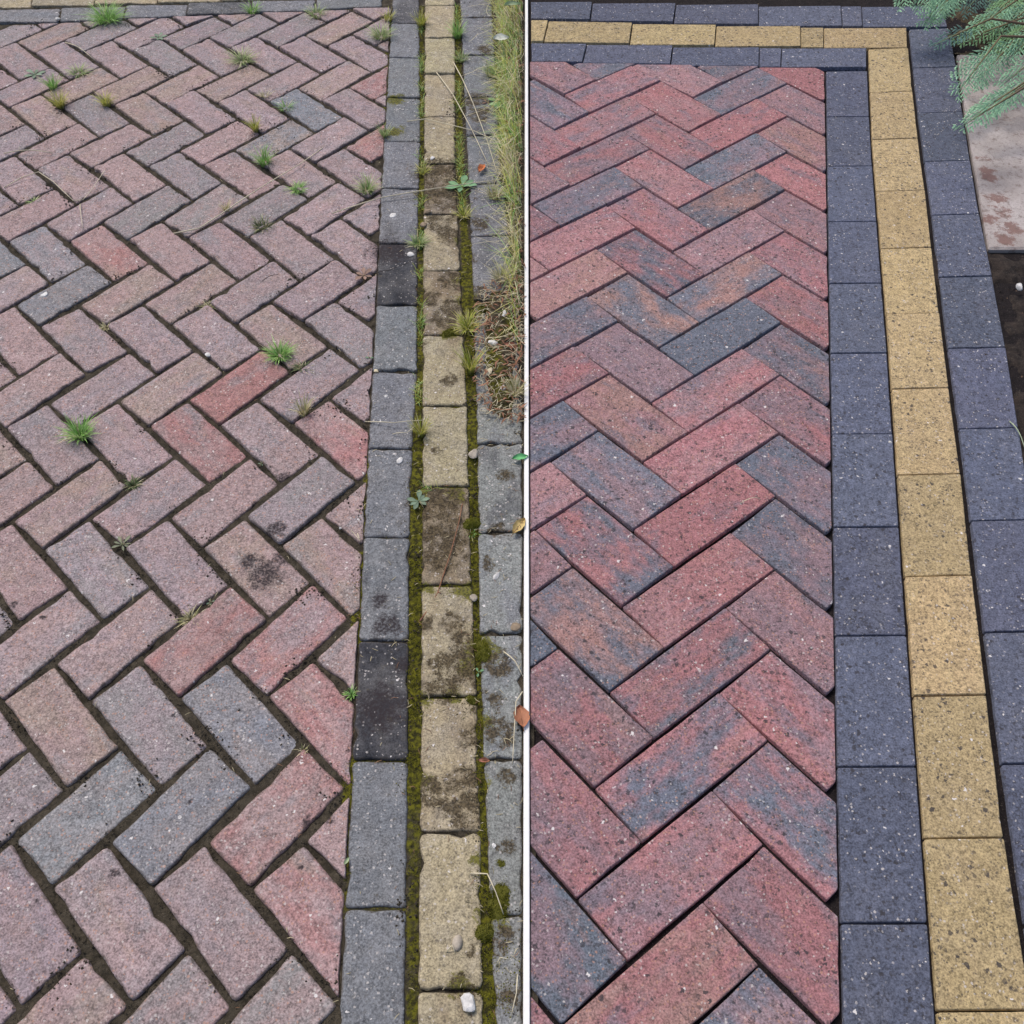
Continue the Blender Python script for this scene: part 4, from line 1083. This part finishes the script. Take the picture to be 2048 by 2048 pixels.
pave('charcoal_border', '', COURSES['new_outer_top'], .0016, False, M_NEW_EDGE, TONES, 11, parent=ou)

# thin pale edging strip where the two pavings meet
V = []; F = []
N = 30
for i in range(N + 1):
    y = .12 + 3.48 * i / N; x = DIVIDE_X + DIVIDE_K * y
    for dx, z in ((-.0047, -.06), (-.0047, .004), (-.0036, .0055), (.0036, .0055), (.0047, .004), (.0047, -.06)): V.append((x + dx, y, z))
for i in range(N):
    for k in range(5): a = i * 6 + k; F.append((a, a + 6, a + 7, a + 1))
tag(link('edging_strip', V, F, M_STRIP), 'thin straight white edging strip between the old and the new paving', kind='structure')

# ------------------------------------------------------------------ plants
def unit(v): v = np.asarray(v, float); return v / (np.linalg.norm(v) + 1e-9)
class Bag:
    def __init__(s): s.V, s.F, s.T = [], [], []
    def strip(s, P3, W, col, side=None):
        """tapered ribbon along points"""
        b = len(s.V); n = len(P3)
        for i in range(n):
            d = unit(P3[min(i + 1, n - 1)] - P3[max(i - 1, 0)])
            sd_ = unit(np.cross(d, side if side is not None else (0.3, .2, 1.)))
            if i == n - 1 and W[i] < 1e-4: s.V.append(P3[i]); s.T.append(col[i])
            else: s.V += [P3[i] - sd_ * W[i], P3[i] + sd_ * W[i]]; s.T += [col[i]] * 2
        for i in range(n - 1):
            a = b + 2 * i
            if i == n - 2 and W[-1] < 1e-4: s.F.append((a, a + 1, a + 2))
            else: s.F.append((a, a + 1, a + 3, a + 2))
    def tube(s, P3, R, col, k=5):
        b = len(s.V); n = len(P3)
        for i in range(n):
            d = unit(P3[min(i + 1, n - 1)] - P3[max(i - 1, 0)]); u = unit(np.cross(d, (.1, .2, 1.))); v = np.cross(d, u)
            for j in range(k):
                a = 2 * math.pi * j / k; s.V.append(P3[i] + R[i] * (u * math.cos(a) + v * math.sin(a))); s.T.append(col[i])
        for i in range(n - 1):
            for j in range(k): s.F.append((b + i * k + j, b + i * k + (j + 1) % k, b + (i + 1) * k + (j + 1) % k, b + (i + 1) * k + j))
        s.F.append(tuple(b + j for j in range(k))[::-1]); s.F.append(tuple(b + (n - 1) * k + j for j in range(k)))
    def out(s, name, mat, parent=None, origin=(0, 0, 0), smooth=True):
        return link(name, np.array(s.V) - np.array(origin), s.F, mat, parent, tuple(origin) if parent is None else None, None, smooth, s.T)
HUES = {'G': [(.20, .40, .09), (.28, .50, .14), (.38, .58, .22)], 'L': [(.26, .38, .14), (.38, .48, .22), (.48, .52, .30)], 'Y': [(.34, .40, .07), (.50, .50, .12), (.58, .54, .22)],
        'P': [(.38, .38, .18), (.58, .52, .32), (.66, .60, .42)], 'D': [(.06, .10, .04), (.12, .17, .07), (.26, .25, .14)]}
def blade(bag, base, dirv, h, lean, wd, hue, rs, segs=4, curl=1.):
    c = np.array(hue[rs.integers(len(hue))]) * rs.uniform(.85, 1.35); P3 = []; W = []
    for i in range(segs + 1):
        t = i / segs; r = lean * h * (t ** 1.6) * curl
        P3.append(np.array([base[0] + dirv[0] * r, base[1] + dirv[1] * r, base[2] + h * (t - .35 * lean * t * t)])); W.append(wd * (1 - t) ** .6 if i < segs else 0)
    bag.strip(P3, W, [tuple(c * (.8 + .4 * i / segs)) for i in range(segs + 1)], side=(dirv[0], dirv[1], .9))
for l in lines(GRASS_TUFTS):
    spec, lab = l.split('|'); xy_, r, h, n, hue = spec.split(); x, y = pts(xy_)[0]; r, h, n = float(r), float(h), int(n)
    rs = np.random.default_rng(int(abs(x * 7919 + y * 104729))); z = fall(x, y) - .006; bag = Bag()
    for i in range(int(n * 2.2)):
        a = rs.uniform(0, 2 * math.pi); q = r * .42 * math.sqrt(rs.random()); bx, by = x + q * math.cos(a), y + q * math.sin(a)
        a2 = a + rs.normal(0, .7); hh = h * rs.uniform(.4, 1.1); lean = min(1.9, .25 + rs.uniform(.2, 1.) * r / h * 1.3)
        hs = HUES[hue] if rs.random() > .12 else HUES['P']
        blade(bag, (bx, by, z), (math.cos(a2), math.sin(a2)), hh, lean, rs.uniform(.0007, .0015), hs, rs)
    tag(bag.out('grass_tuft', M_GRASS, origin=(x, y, z), smooth=False), lab, 'grass tuft', 'grass tufts growing from the joints')
WH = {'B': (.22, .42, .22), 'S': (.24, .34, .24), 'R': (.36, .24, .19), 'W': (.27, .30, .20)}
for l in lines(WEEDS):
    spec, lab = l.split('|'); xy_, r, n, hue = spec.split(); x, y = pts(xy_)[0]; r, n = float(r), int(n)
    rs = np.random.default_rng(int(abs(x * 7919 + y * 104729))); z = fall(x, y) - .002
    root = tag(empty('weed', (x, y, z)), lab, 'weed'); a0 = rs.uniform(0, 6)
    for i in range(n):
        a = a0 + 2 * math.pi * i / n + rs.normal(0, .2); L_ = r * rs.uniform(.7, 1.1); d = np.array([math.cos(a), math.sin(a), 0]); sd_ = np.array([-d[1], d[0], 0])
        c = np.array(WH[hue]) * rs.uniform(.75, 1.2); V, F, T = [], [], []; up = rs.uniform(.1, .45)
        rows = ((0, .05, 0), (.25, .09, .12), (.45, .20, .2), (.65, .27, .26), (.85, .17, .27), (1., .01, .22))
        thin = .5 if hue == 'W' else .8
        for t, wv, zz in rows:
            for sgn in (-1, 0, 1):
                p = d * L_ * t + sd_ * sgn * L_ * wv * thin + np.array([0, 0, .003 + L_ * zz * up * 2 - (.0012 if sgn == 0 else 0)]); V.append(p); T.append(tuple(c * (1.15 if sgn == 0 else 1)))
        for k in range(len(rows) - 1):
            for m in range(2): q = k * 3 + m; F.append((q, q + 1, q + 4, q + 3))
        link('leaf', V, F, M_GRASS, root, None, None, True, T)
    b = Bag(); b.tube([np.array([0, 0, -.004]), np.array([0, 0, .005])], [.0016, .001], [(.2, .22, .1)] * 2, 5)
    for k in range(3 if hue in 'WS' else 0):
        a = rs.uniform(0, 6.28); b.tube([np.array([0, 0, .003]), np.array([math.cos(a) * r * .5, math.sin(a) * r * .5, .006]), np.array([math.cos(a) * r * 1., math.sin(a) * r * 1., .003])], [.0006, .0005, .0003], [(.36, .32, .2)] * 3, 4)
    link('stem', b.V, b.F, M_DRY, root, None, None, True, b.T)
# long dry and green grass of the verge
def inpoly(x, y, P):
    c = False
    for i in range(len(P)):
        (x1, y1), (x2, y2) = P[i - 1], P[i]
        if (y1 > y) != (y2 > y) and x < (x2 - x1) * (y - y1) / (y2 - y1) + x1: c = not c
    return c
VG = pts(lines(VERGE)[0]); xs = [p[0] for p in VG]; ys = [p[1] for p in VG]; rs = np.random.default_rng(11)
bag = Bag(); k = 0
while k < 15000:
    x, y = rs.uniform(min(xs), max(xs)), rs.uniform(min(ys), max(ys)); k += 1
    if not inpoly(x, y, VG): continue
    if rs.random() < -.1 + 1.1 * vnoise(np.array([x]), np.array([y]), 14, 9)[0]: pass
    else: continue
    green = vnoise(np.array([x]), np.array([y]), 12, 3)[0] > .42
    a = rs.uniform(0, 2 * math.pi) if rs.random() < .7 else rs.normal(2.6, .8); h = rs.uniform(.02, .10)
    for _ in range(8):
        tx_, ty_ = x + math.cos(a) * h * 1.4, y + math.sin(a) * h * 1.4
        if divide(tx_, ty_) < -.01 and inpoly(tx_ + abs(rs.normal(.0, .045)), ty_, VG): break
        a = rs.uniform(0, 2 * math.pi); h *= .9
    else: continue
    blade(bag, (x, y, fall(x, y) - .01), (math.cos(a), math.sin(a)), h, rs.uniform(.5, 1.9), rs.uniform(.0007, .0014), HUES[('Y', 'L', 'G', 'Y')[rs.integers(4)] if green else ('P' if rs.random() < .75 else 'Y')], rs, 5)
for _ in range(260):
    x, y = rs.uniform(min(xs), max(xs)), rs.uniform(min(ys), max(ys))
    if not inpoly(x, y, VG): continue
    a = rs.uniform(0, 2 * math.pi); L_ = rs.uniform(.05, .16); cv = rs.normal(0, 9); z0 = fall(x, y) + rs.uniform(.01, .05); q = np.array([x, y, z0]); P3 = [q]
    for i in range(7):
        a += cv * L_ / 7; q = q + np.array([math.cos(a), math.sin(a), rs.normal(.02, .1)]) * L_ / 7; P3.append(q)
    if min(p[0] - DIVIDE_X - DIVIDE_K * p[1] for p in P3) < -.22 or max(p[0] - DIVIDE_X - DIVIDE_K * p[1] for p in P3) > -.006: continue
    c = np.array((.70, .63, .42)) * rs.uniform(.7, 1.15); bag.strip(P3, [.0007] * 7 + [.0002], [tuple(c)] * 8)
tag(bag.out('long_grass', M_GRASS, smooth=False), 'tangle of long yellow green and dry grass beside the old outer course', 'grass', kind='stuff')
# fine growth along the far joints
bag = Bag()
for li, dn in ((0, 1.), (3, 1.2), (16, 1.)):
    if li >= len(MOSS): continue
    w_, _, pl = MOSS[li]
    for a, b in zip(pl[:-1], pl[1:]):
        L_ = np.linalg.norm(b - a)
        for _ in range(int(L_ * 900 * dn)):
            p = a + (b - a) * rs.random() + rs.normal(0, w_ * .4, 2)
            if vnoise(np.array([p[0]]), np.array([p[1]]), 18, 25)[0] < .5: continue
            an = rs.uniform(0, 6.28); blade(bag, (p[0], p[1], fall(*p) - .006), (math.cos(an), math.sin(an)), rs.uniform(.006, .026), rs.uniform(.4, 1.4), rs.uniform(.0005, .001), HUES['Y' if rs.random() < .6 else 'G'], rs, 3)
tag(bag.out('fine_grass', M_GRASS, smooth=False), 'fine green growth sprouting along the far joints of the old border', kind='stuff')
# litter soil under the verge and over the broken part of the outer course
def patch_sheet(name, table, top, mat, label, moss=None, amp=.012):
    P = pts(lines(table)[0]); xs = [p[0] for p in P]; ys = [p[1] for p in P]
    nx, ny = int((max(xs) - min(xs)) / .006) + 2, int((max(ys) - min(ys)) / .006) + 2
    X, Y = np.meshgrid(np.linspace(min(xs), max(xs), nx), np.linspace(min(ys), max(ys), ny))
    D = np.full(X.shape, 9.); IN = np.zeros(X.shape, bool)
    for i in range(len(P)): D = np.minimum(D, seg_dist(X, Y, np.array(P[i - 1]), np.array(P[i])))
    for j in range(ny):
        for i in range(nx): IN[j, i] = inpoly(X[j, i], Y[j, i], P)
    e = np.clip(D / .04, 0, 1) * IN
    Z = vfall(X, Y) - .012 + e * top + e * amp * vnoise(X, Y, 45, 5) + e * .005 * vnoise(X, Y, 110, 6)
    V = np.stack([X, Y, Z], -1).reshape(-1, 3); F = []
    for j in range(ny - 1):
        for i in range(nx - 1):
            if IN[j:j + 2, i:i + 2].any(): a = j * nx + i; F.append((a, a + 1, a + nx + 1, a + nx))
    o = link(name, V, F, mat, None, None, None, True)
    if moss is not None:
        a = o.data.attributes.new('moss', 'FLOAT', 'POINT'); a.data.foreach_set('value', (vnoise(X, Y, 22, 8) * moss).astype('f').ravel())
    return tag(o, label, kind='stuff')
patch_sheet('verge_soil', VERGE, .012, M_LITTER_SOIL, 'soil and old thatch at the foot of the long grass', .45)
patch_sheet('soil_mound', SOIL_PATCH, .012, M_LITTER_SOIL, 'mossy soil spilling over the old outer course', .95)
# moss fibres along the joints
rs = np.random.default_rng(21); V, F, T = [], [], []
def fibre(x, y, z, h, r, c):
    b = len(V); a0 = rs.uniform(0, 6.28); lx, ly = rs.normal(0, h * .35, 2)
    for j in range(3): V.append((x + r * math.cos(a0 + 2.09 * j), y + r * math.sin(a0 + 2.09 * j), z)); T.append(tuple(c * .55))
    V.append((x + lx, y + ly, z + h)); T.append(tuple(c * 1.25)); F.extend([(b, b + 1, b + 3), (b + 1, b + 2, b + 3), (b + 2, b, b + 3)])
for w_, dn, pl in MOSS:
    for a, b in zip(pl[:-1], pl[1:]):
        L_ = np.linalg.norm(b - a); nrm = np.array([-(b - a)[1], (b - a)[0]]) / L_
        for _ in range(int(L_ * w_ * dn * 260000)):
            p = a + (b - a) * rs.random() + nrm * rs.normal(0, w_ * .34)
            k = vnoise(np.array([p[0]]), np.array([p[1]]), 40, 12)[0]
            if k < .34 or (dn < 1 and k < .5): continue
            c = np.array((.27, .26, .022)) * rs.uniform(.5, 1.3) if k > .5 else np.array((.10, .085, .02)) * rs.uniform(.5, 1.2)
            if rs.random() < .5 * k * dn:   # moss creeping onto the paver edges
                p2 = p + nrm * rs.normal(0, w_ * .75)
                if vnoise(np.array([p2[0]]), np.array([p2[1]]), 55, 18)[0] > .46: fibre(p2[0], p2[1], fall(*p2), rs.uniform(.0008, .0025), rs.uniform(.0007, .0014), c * .8)
            fibre(p[0], p[1], fall(*p) - .009 + .002 * k, rs.uniform(.002, .0055), rs.uniform(.0007, .0014), c)
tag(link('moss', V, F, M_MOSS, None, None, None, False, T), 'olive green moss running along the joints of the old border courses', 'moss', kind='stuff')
for l in lines(MOSS_CUSHIONS):
    spec, lab = l.split('|'); xy_, r, h = spec.split(); x, y = pts(xy_)[0]; r, h = float(r), float(h); z = fall(x, y) - .004; V, F, T = [], [], []
    n, m = 18, 6; V.append((0, 0, h)); T.append((.13, .13, .02)); ph = rs.uniform(0, 6)
    for j in range(1, m + 1):
        for i in range(n):
            a = 2 * math.pi * i / n; t = j / m; rr = r * t * (1 + .25 * math.sin(2 * a + ph) + .15 * math.sin(5 * a + ph * 2)); V.append((rr * math.cos(a), rr * math.sin(a) * 1.2, h * (1 - t ** 2.4) + rs.normal(0, .0006) - (.002 if j == m else 0))); T.append((.10, .10, .015))
    for i in range(n): F.append((0, 1 + i, 1 + (i + 1) % n))
    for j in range(m - 1):
        for i in range(n): a, b = 1 + j * n + i, 1 + j * n + (i + 1) % n; F.append((a, a + n, b + n, b))
    light = 1.35 if ('bright' in lab or 'light' in lab) else .75 if 'dark' in lab else 1.
    for _ in range(int(r * r * 3.14 * 900000)):
        a = rs.uniform(0, 6.28); t = math.sqrt(rs.random()); rr = r * t * (1 + .25 * math.sin(2 * a + ph)); k = rs.random()
        fibre(rr * math.cos(a), rr * math.sin(a) * 1.2, h * (1 - t ** 2.4) - .001, rs.uniform(.0015, .004), .0009, np.array((.20, .20, .022)) * rs.uniform(.5, 1.3) * light)
    tag(link('moss_cushion', V, F, M_MOSS, None, (x, y, z), None, False, T), lab, 'moss', 'moss cushions')
# crumbs of soil and dry bits of straw
def edges_of(table):
    E = []
    for l in lines(table):
        p = pts(l.split(' ', 2)[2]); E += [(np.array(p[i - 1]), np.array(p[i])) for i in range(len(p))]
    return E
def crumb(V, F, p, z, r, rs):
    b = len(V)
    for j in range(4):
        a = j * 1.57 + rs.uniform(-.5, .5); V.append((p[0] + r * math.cos(a) * rs.uniform(.6, 1.2), p[1] + r * math.sin(a) * rs.uniform(.6, 1.2), z))
    V.append((p[0], p[1], z + r * rs.uniform(.5, 1))); F.extend([(b + j, b + (j + 1) % 4, b + 4) for j in range(4)])
rs = np.random.default_rng(31); V, F = [], []
for a, b in edges_of(OLD_FIELD) + edges_of(COURSES['old_inner']) + edges_of(COURSES['old_yellow']) * 2 + edges_of(COURSES['old_outer']) * 2:
    L_ = np.linalg.norm(b - a); nrm = np.array([-(b - a)[1], (b - a)[0]]) / (L_ + 1e-6)
    for _ in range(int(L_ * 320)):
        p = a + (b - a) * rs.random(); k = vnoise(np.array([p[0]]), np.array([p[1]]), 26, 14)[0]
        if rs.random() > k * 1.3: continue
        off = rs.normal(0, .0055 + .006 * (k > .72)); q = p + nrm * off
        crumb(V, F, q, fall(*q) - (.004 if abs(off) < .005 else .0005), rs.uniform(.0006, .0019) * (1 + .7 * (k > .7)), rs)
tag(link('soil_crumbs', V, F, M_JOINT_OLD), 'dark crumbs of soil spilled along the old joints', kind='stuff')
BAG = Bag()
zones = [(OLD_FIELD, 1.2, .008), (COURSES['old_yellow'], 16, .03), (COURSES['old_outer'], 42, .04), (COURSES['old_inner'], 6, .02)]
for tb, dens, sp_ in zones:
    for a, b in edges_of(tb):
        L_ = np.linalg.norm(b - a)
        for _ in range(rs.poisson(L_ * dens * 2)):
            p = a + (b - a) * rs.random() + rs.normal(0, sp_, 2); an = rs.uniform(0, 6.28); ln = rs.uniform(.003, .013); d = np.array([math.cos(an), math.sin(an)])
            if divide(p[0], p[1]) > -.006 or p[1] < .25: continue
            k = rs.uniform(.6, 1.2); z = fall(*p) + .002; c = (.48 * k, .42 * k, .27 * k) if rs.random() < .72 else (.22 * k, .12 * k, .07 * k)
            BAG.strip([np.array([*(p - d * ln / 2), z]), np.array([*(p + rs.normal(0, .0008, 2)), z + .001]), np.array([*(p + d * ln / 2), z])], [.0003, .00055, .0003], [c] * 3)
VP = np.array(VG); SP = pts(lines(SOIL_PATCH)[0])
for P, n in ((VG, 900), (SP, 420)):
    xs = [p[0] for p in P]; ys = [p[1] for p in P]
    for _ in range(n * 2):
        x, y = rs.uniform(min(xs), max(xs)), rs.uniform(min(ys), max(ys))
        if not inpoly(x, y, P): continue
        an = rs.uniform(0, 6.28); ln = rs.uniform(.006, .03); d = np.array([math.cos(an), math.sin(an)]); k = rs.uniform(.6, 1.2); z = fall(x, y) + rs.uniform(.004, .016)
        red = rs.random() < .3; c = (.30 * k, .15 * k, .09 * k) if red else (.58 * k, .52 * k, .36 * k); p = np.array([x, y])
        BAG.strip([np.array([*(p - d * ln / 2), z]), np.array([*(p + rs.normal(0, .003, 2)), z + .003]), np.array([*(p + d * ln / 2), z])], [.0004, .0022 if red else .0007, .0003], [c] * 3)
tag(BAG.out('plant_litter', M_DRY, smooth=False), 'scattered bits of straw and dead leaf on the old border', kind='stuff')
# stalks, twig
for l in lines(STALKS):
    w_, pp, lab = l.split('|'); P = [np.array(p) for p in pts(pp)]; w_ = float(w_); Q = []
    for i in range(len(P) - 1):
        for t in (0, .33, .66): Q.append(P[i] + (P[i + 1] - P[i]) * t)
    Q.append(P[-1]); n = len(Q); c = np.array((.72, .65, .48)) if 'dark' not in lab else np.array((.07, .06, .06))
    if 'new driveway' in lab and 'grass' in lab: c = np.array((.42, .5, .34))
    P3 = [np.array([q[0], q[1], fall(*q) + w_ + .002 + .010 * math.sin(math.pi * i / (n - 1))]) for i, q in enumerate(Q)]
    b = Bag(); b.tube(P3, [w_ * (1.15 - .6 * i / n) for i in range(n)], [tuple(c * (1 - .2 * (i % 3 == 0)))for i in range(n)], 5)
    tag(b.out('dry_stalk', M_DRY, origin=P3[0]), lab, 'grass stalk')
P = [np.array(p) for p in pts(' '.join(lines(TWIG)))]; n = len(P)
P3 = [np.array([p[0], p[1], fall(*p) + .004 + .004 * math.sin(i)]) for i, p in enumerate(P)]
V = Bag(); V.tube(P3, [.0009, .0010, .0011, .0012, .0014, .0017, .0021], [(.3, .15, .1)] * n, 6)
V.tube([P3[4], P3[4] + np.array([.006, -.004, .003])], [.0012, .0006], [(.3, .15, .1)] * 2, 5)
tag(link('twig', np.array(V.V) - P3[0], V.F, M_TWIG, None, tuple(P3[0]), None, True), 'long reddish brown twig lying over the lichened yellow pavers', 'twig')
# pebbles and droppings
for l in lines(PEBBLES):
    spec, lab = l.split('|'); xy_, a, b, k = spec.split(); x, y = pts(xy_)[0]; a, b = float(a), float(b); rs = np.random.default_rng(int(abs(x * 7919 + y * 104729)))
    bm = bmesh.new(); bmesh.ops.create_icosphere(bm, subdivisions=2, radius=1)
    flat = .22 if ('dropping' in lab or 'blot' in lab or 'spot' in lab) else .62
    pl = [(unit(rs.normal(0, 1, 3)), rs.uniform(.5, .82)) for _ in range(9)]
    for v in bm.verts:
        p = np.array(v.co)
        for nn, dd in pl:
            e = p @ nn - dd
            if e > 0 and 'smooth' not in lab: p = p - nn * e
        p = p * (1 + rs.normal(0, .03)); v.co = Vector((p[0] * a, p[1] * b * 1.25, p[2] * min(a, b) * flat))
    me = bpy.data.meshes.new('pebble'); bm.to_mesh(me); bm.free(); me.materials.append(M_STONE[k])
    if 'smooth' in lab or flat < .3: me.shade_smooth()
    o = bpy.data.objects.new('bird_dropping' if flat < .3 else 'pebble', me); COL.objects.link(o)
    o.location = (x, y, fall(x, y) + min(a, b) * flat * .75 + (.006 if 'soil' in lab or 'grass' in lab else 0)); o.rotation_euler = (0, 0, rs.uniform(-.6, .6))
    tag(o, lab, 'dropping' if flat < .3 else 'stone')
# fallen leaves
for l in lines(LEAVES):
    spec, lab = l.split('|'); xy_, r, an, k = spec.split(); x, y = pts(xy_)[0]; r = float(r); an = math.radians(float(an)); V, F = [], []
    n, m = 10, 4; slim = .62 if k in 'OF' else .42
    rs = np.random.default_rng(int(abs(x * 7919 + y * 104729)))
    for i in range(n + 1):
        t = i / n; wv = r * slim * (math.sin(math.pi * min(1, t * 1.02)) ** .75 if t < .98 else 0) * (1 + .08 * math.sin(i * 2.3))
        for j in range(-m, m + 1):
            s_ = j / m; V.append(((t - .5) * 2 * r, s_ * wv, r * (.22 * s_ * s_ + .12 * math.sin(t * 3) + (.1 * math.sin(t * 9 + s_ * 3) if k in 'RB' else .02 * math.sin(t * 14)))))
    q = 2 * m + 1
    for i in range(n):
        for j in range(2 * m): a = i * q + j; F.append((a, a + 1, a + q + 1, a + q))
    root = tag(empty('leaf' if k != 'F' else 'petal', (x, y, fall(x, y) + (.05 if k == 'F' or 'top of the long' in lab else .006))), lab, 'leaf' if k != 'F' else 'petal'); root.rotation_euler = (.15, .1, an)
    link('blade', V, F, M_LEAF[k], root, None, None, True)
    if k in 'YORB':
        b = Bag(); b.tube([np.array([-r * 1.25, 0, .0]), np.array([-r, 0, .001]), np.array([0, 0, r * .12]), np.array([r * .8, 0, r * .1])], [.0007, .0006, .0005, .0002], [(.3, .2, .1)] * 4, 4)
        link('midrib', b.V, b.F, M_TWIG, root, None, None, True)
    if k == 'Y':
        V, F = [], []
        for _ in range(14):
            cx, cy, rr = rs.uniform(-.6, .6) * r, rs.uniform(-.25, .25) * r, rs.uniform(.015, .05) * r; b0 = len(V); t = cx / (2 * r) + .5
            zz = r * (.22 * (cy / (r * slim)) ** 2 + .12 * math.sin(t * 3) + .02 * math.sin(t * 14)) + .0006
            for i in range(7): V.append((cx + rr * math.cos(i * .9), cy + rr * math.sin(i * .9), zz))
            F.append(tuple(range(b0, b0 + 7)))
        o = link('dark_spots', V, F, M_LEAF_SPOT, root); o['kind'] = 'stuff'
# ------------------------------------------------------------------ right hand side: slab, soil, conifer
P = pts(lines(SLAB)[0]); n = len(P); R = outline(inset(P, .003), .006, .05, .0006, np.random.default_rng(5)); n = len(R); V, F = [], []
for k, z in ((0, -.05), (0, -.004), (.004, 0)):
    V += [(p[0], p[1], fall(*p) + z + .002) for p in R.mean(0) + (R - R.mean(0)) * (1 - k / .3)]
for r_ in range(2):
    for i in range(n): F.append((r_ * n + i, r_ * n + (i + 1) % n, (r_ + 1) * n + (i + 1) % n, (r_ + 1) * n + i))
F.append(tuple(2 * n + i for i in range(n)))
tag(link('concrete_slab', V, F, M_SLAB, None, None, None, False), 'pale concrete slab with rusty stains beside the new outer course', kind='structure')
def bed_z(X, Y): return vfall(X, Y) - .024 + .018 * vnoise(X, Y, 22, 15) + .008 * vnoise(X, Y, 70, 16)
tag(sheet('soil_bed', 1.0, 2.2, .7, 2.02, 170, 180, bed_z, M_SOIL), 'dark crumbly soil beside the near part of the new paving', kind='structure')
tag(sheet('soil_bed', .02, 3.2, 3.26, 4.4, 220, 100, lambda X, Y: vfall(X, Y) - .045 + .03 * vnoise(X, Y, 20, 15) + .01 * vnoise(X, Y, 60, 16), M_LITTER_SOIL), 'brown littered soil beyond the far end of the new paving', kind='structure')
tag(sheet('soil_bed', CORNER[0], 3.2, CORNER[1], 3.262, 200, 60, lambda X, Y: vfall(X, Y) - .03 + .035 * vnoise(X, Y, 20, 15) + .014 * vnoise(X, Y, 60, 16), M_LITTER_SOIL), 'brown littered soil under the conifer at the slab corner', kind='structure')
rs = np.random.default_rng(77); V, F, V2, F2 = [], [], [], []
for _ in range(2600):
    if rs.random() < .72: x, y = rs.uniform(1.0, 1.75), rs.uniform(.8, 2.0)
    else: x, y = rs.uniform(CORNER[0], 1.9), rs.uniform(CORNER[1] + .02, 3.5)
    z = fall(x, y) - .012; r = rs.uniform(.0015, .005)
    if rs.random() < .75: crumb(V, F, (x, y), z, r, rs)
    else: crumb(V2, F2, (x, y), z, r * .9, rs)
tag(link('soil_crumbs', V, F, M_SOIL), 'crumbly lumps on the dark soil beside the new paving', kind='stuff')
tag(link('bark_bits', V2, F2, plain('bark bits', (.20, .13, .09))), 'brown bits of bark and stone on the dark soil', kind='stuff')
cx, cy, cz = CONIFER_BASE
root = tag(empty('conifer_shrub', (cx, cy, cz)), 'blue green conifer shrub spreading over the slab corner', 'shrub')
rs = np.random.default_rng(41)
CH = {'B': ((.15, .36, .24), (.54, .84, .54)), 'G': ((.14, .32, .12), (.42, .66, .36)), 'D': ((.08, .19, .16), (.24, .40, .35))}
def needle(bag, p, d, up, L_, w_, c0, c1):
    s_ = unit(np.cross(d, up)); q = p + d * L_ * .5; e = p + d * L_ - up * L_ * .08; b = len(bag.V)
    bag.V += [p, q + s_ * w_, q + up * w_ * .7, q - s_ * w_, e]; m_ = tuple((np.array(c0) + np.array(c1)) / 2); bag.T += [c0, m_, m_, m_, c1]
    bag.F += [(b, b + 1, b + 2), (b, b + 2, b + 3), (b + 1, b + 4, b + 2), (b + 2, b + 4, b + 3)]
for l in lines(CONIFER):
    A, B, hue = l.split(); A = np.array([float(v) for v in A.split(',')]); B = np.array([float(v) for v in B.split(',')]); c0, c1 = CH[hue]
    d = A - B; L_ = np.linalg.norm(d); d = d / L_; up = unit(np.array([rs.normal(0, .25), rs.normal(0, .25) - .35, 1.])); up = unit(up - d * (up @ d)); sd_ = np.cross(d, up)
    bag = Bag(); n = int(L_ / .0135)
    for i in range(n):
        t = i / n; p = B + d * L_ * t + np.array([0, 0, -.10 * L_ * (t * t - t)]); sgn = 1 if i % 2 else -1
        Ls = L_ * (.36 * (1 - t) ** .8 + .10) * rs.uniform(.75, 1.15); dd = unit(d * 1. + sd_ * sgn * .62 + up * rs.normal(0, .08)); s2 = np.cross(dd, up)
        m_ = max(3, int(Ls / .0062))
        for j in range(m_):
            u = (j + 1) / m_; q = p + dd * Ls * u - up * .12 * Ls * u * u; sg = 1 if j % 2 else -1
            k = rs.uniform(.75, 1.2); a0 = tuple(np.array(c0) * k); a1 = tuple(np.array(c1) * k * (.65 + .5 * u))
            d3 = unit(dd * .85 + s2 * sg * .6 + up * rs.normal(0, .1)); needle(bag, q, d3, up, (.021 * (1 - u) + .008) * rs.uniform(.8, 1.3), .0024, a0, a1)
            if j % 2 == 0: needle(bag, q - dd * .006, dd, up, .013, .0024, a0, a1)
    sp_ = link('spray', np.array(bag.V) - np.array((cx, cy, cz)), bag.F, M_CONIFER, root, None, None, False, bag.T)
    b = Bag(); b.tube([B - d * .05, B + d * L_ * .35 + np.array([0, 0, .02 * L_]), B + d * L_ * .7 + np.array([0, 0, .02 * L_]), A], [.0028, .002, .0013, .0005], [(.16, .12, .07), (.2, .17, .09), (.2, .26, .14), (.25, .4, .28)], 5)
    st = link('stem', np.array(b.V) - np.array((cx, cy, cz)), b.F, M_DRY, sp_, None, None, True, b.T)
    b = Bag(); j_ = B - d * .05; g = np.array((cx, cy, cz)); b.tube([g, g + (j_ - g) * .4 + np.array([0, 0, .05]), j_], [.009, .005, .003], [(.15, .1, .07)] * 3, 6)
    link('limb', np.array(b.V) - g, b.F, M_DRY, root, None, None, True, b.T)
print('objects', len(bpy.data.objects))
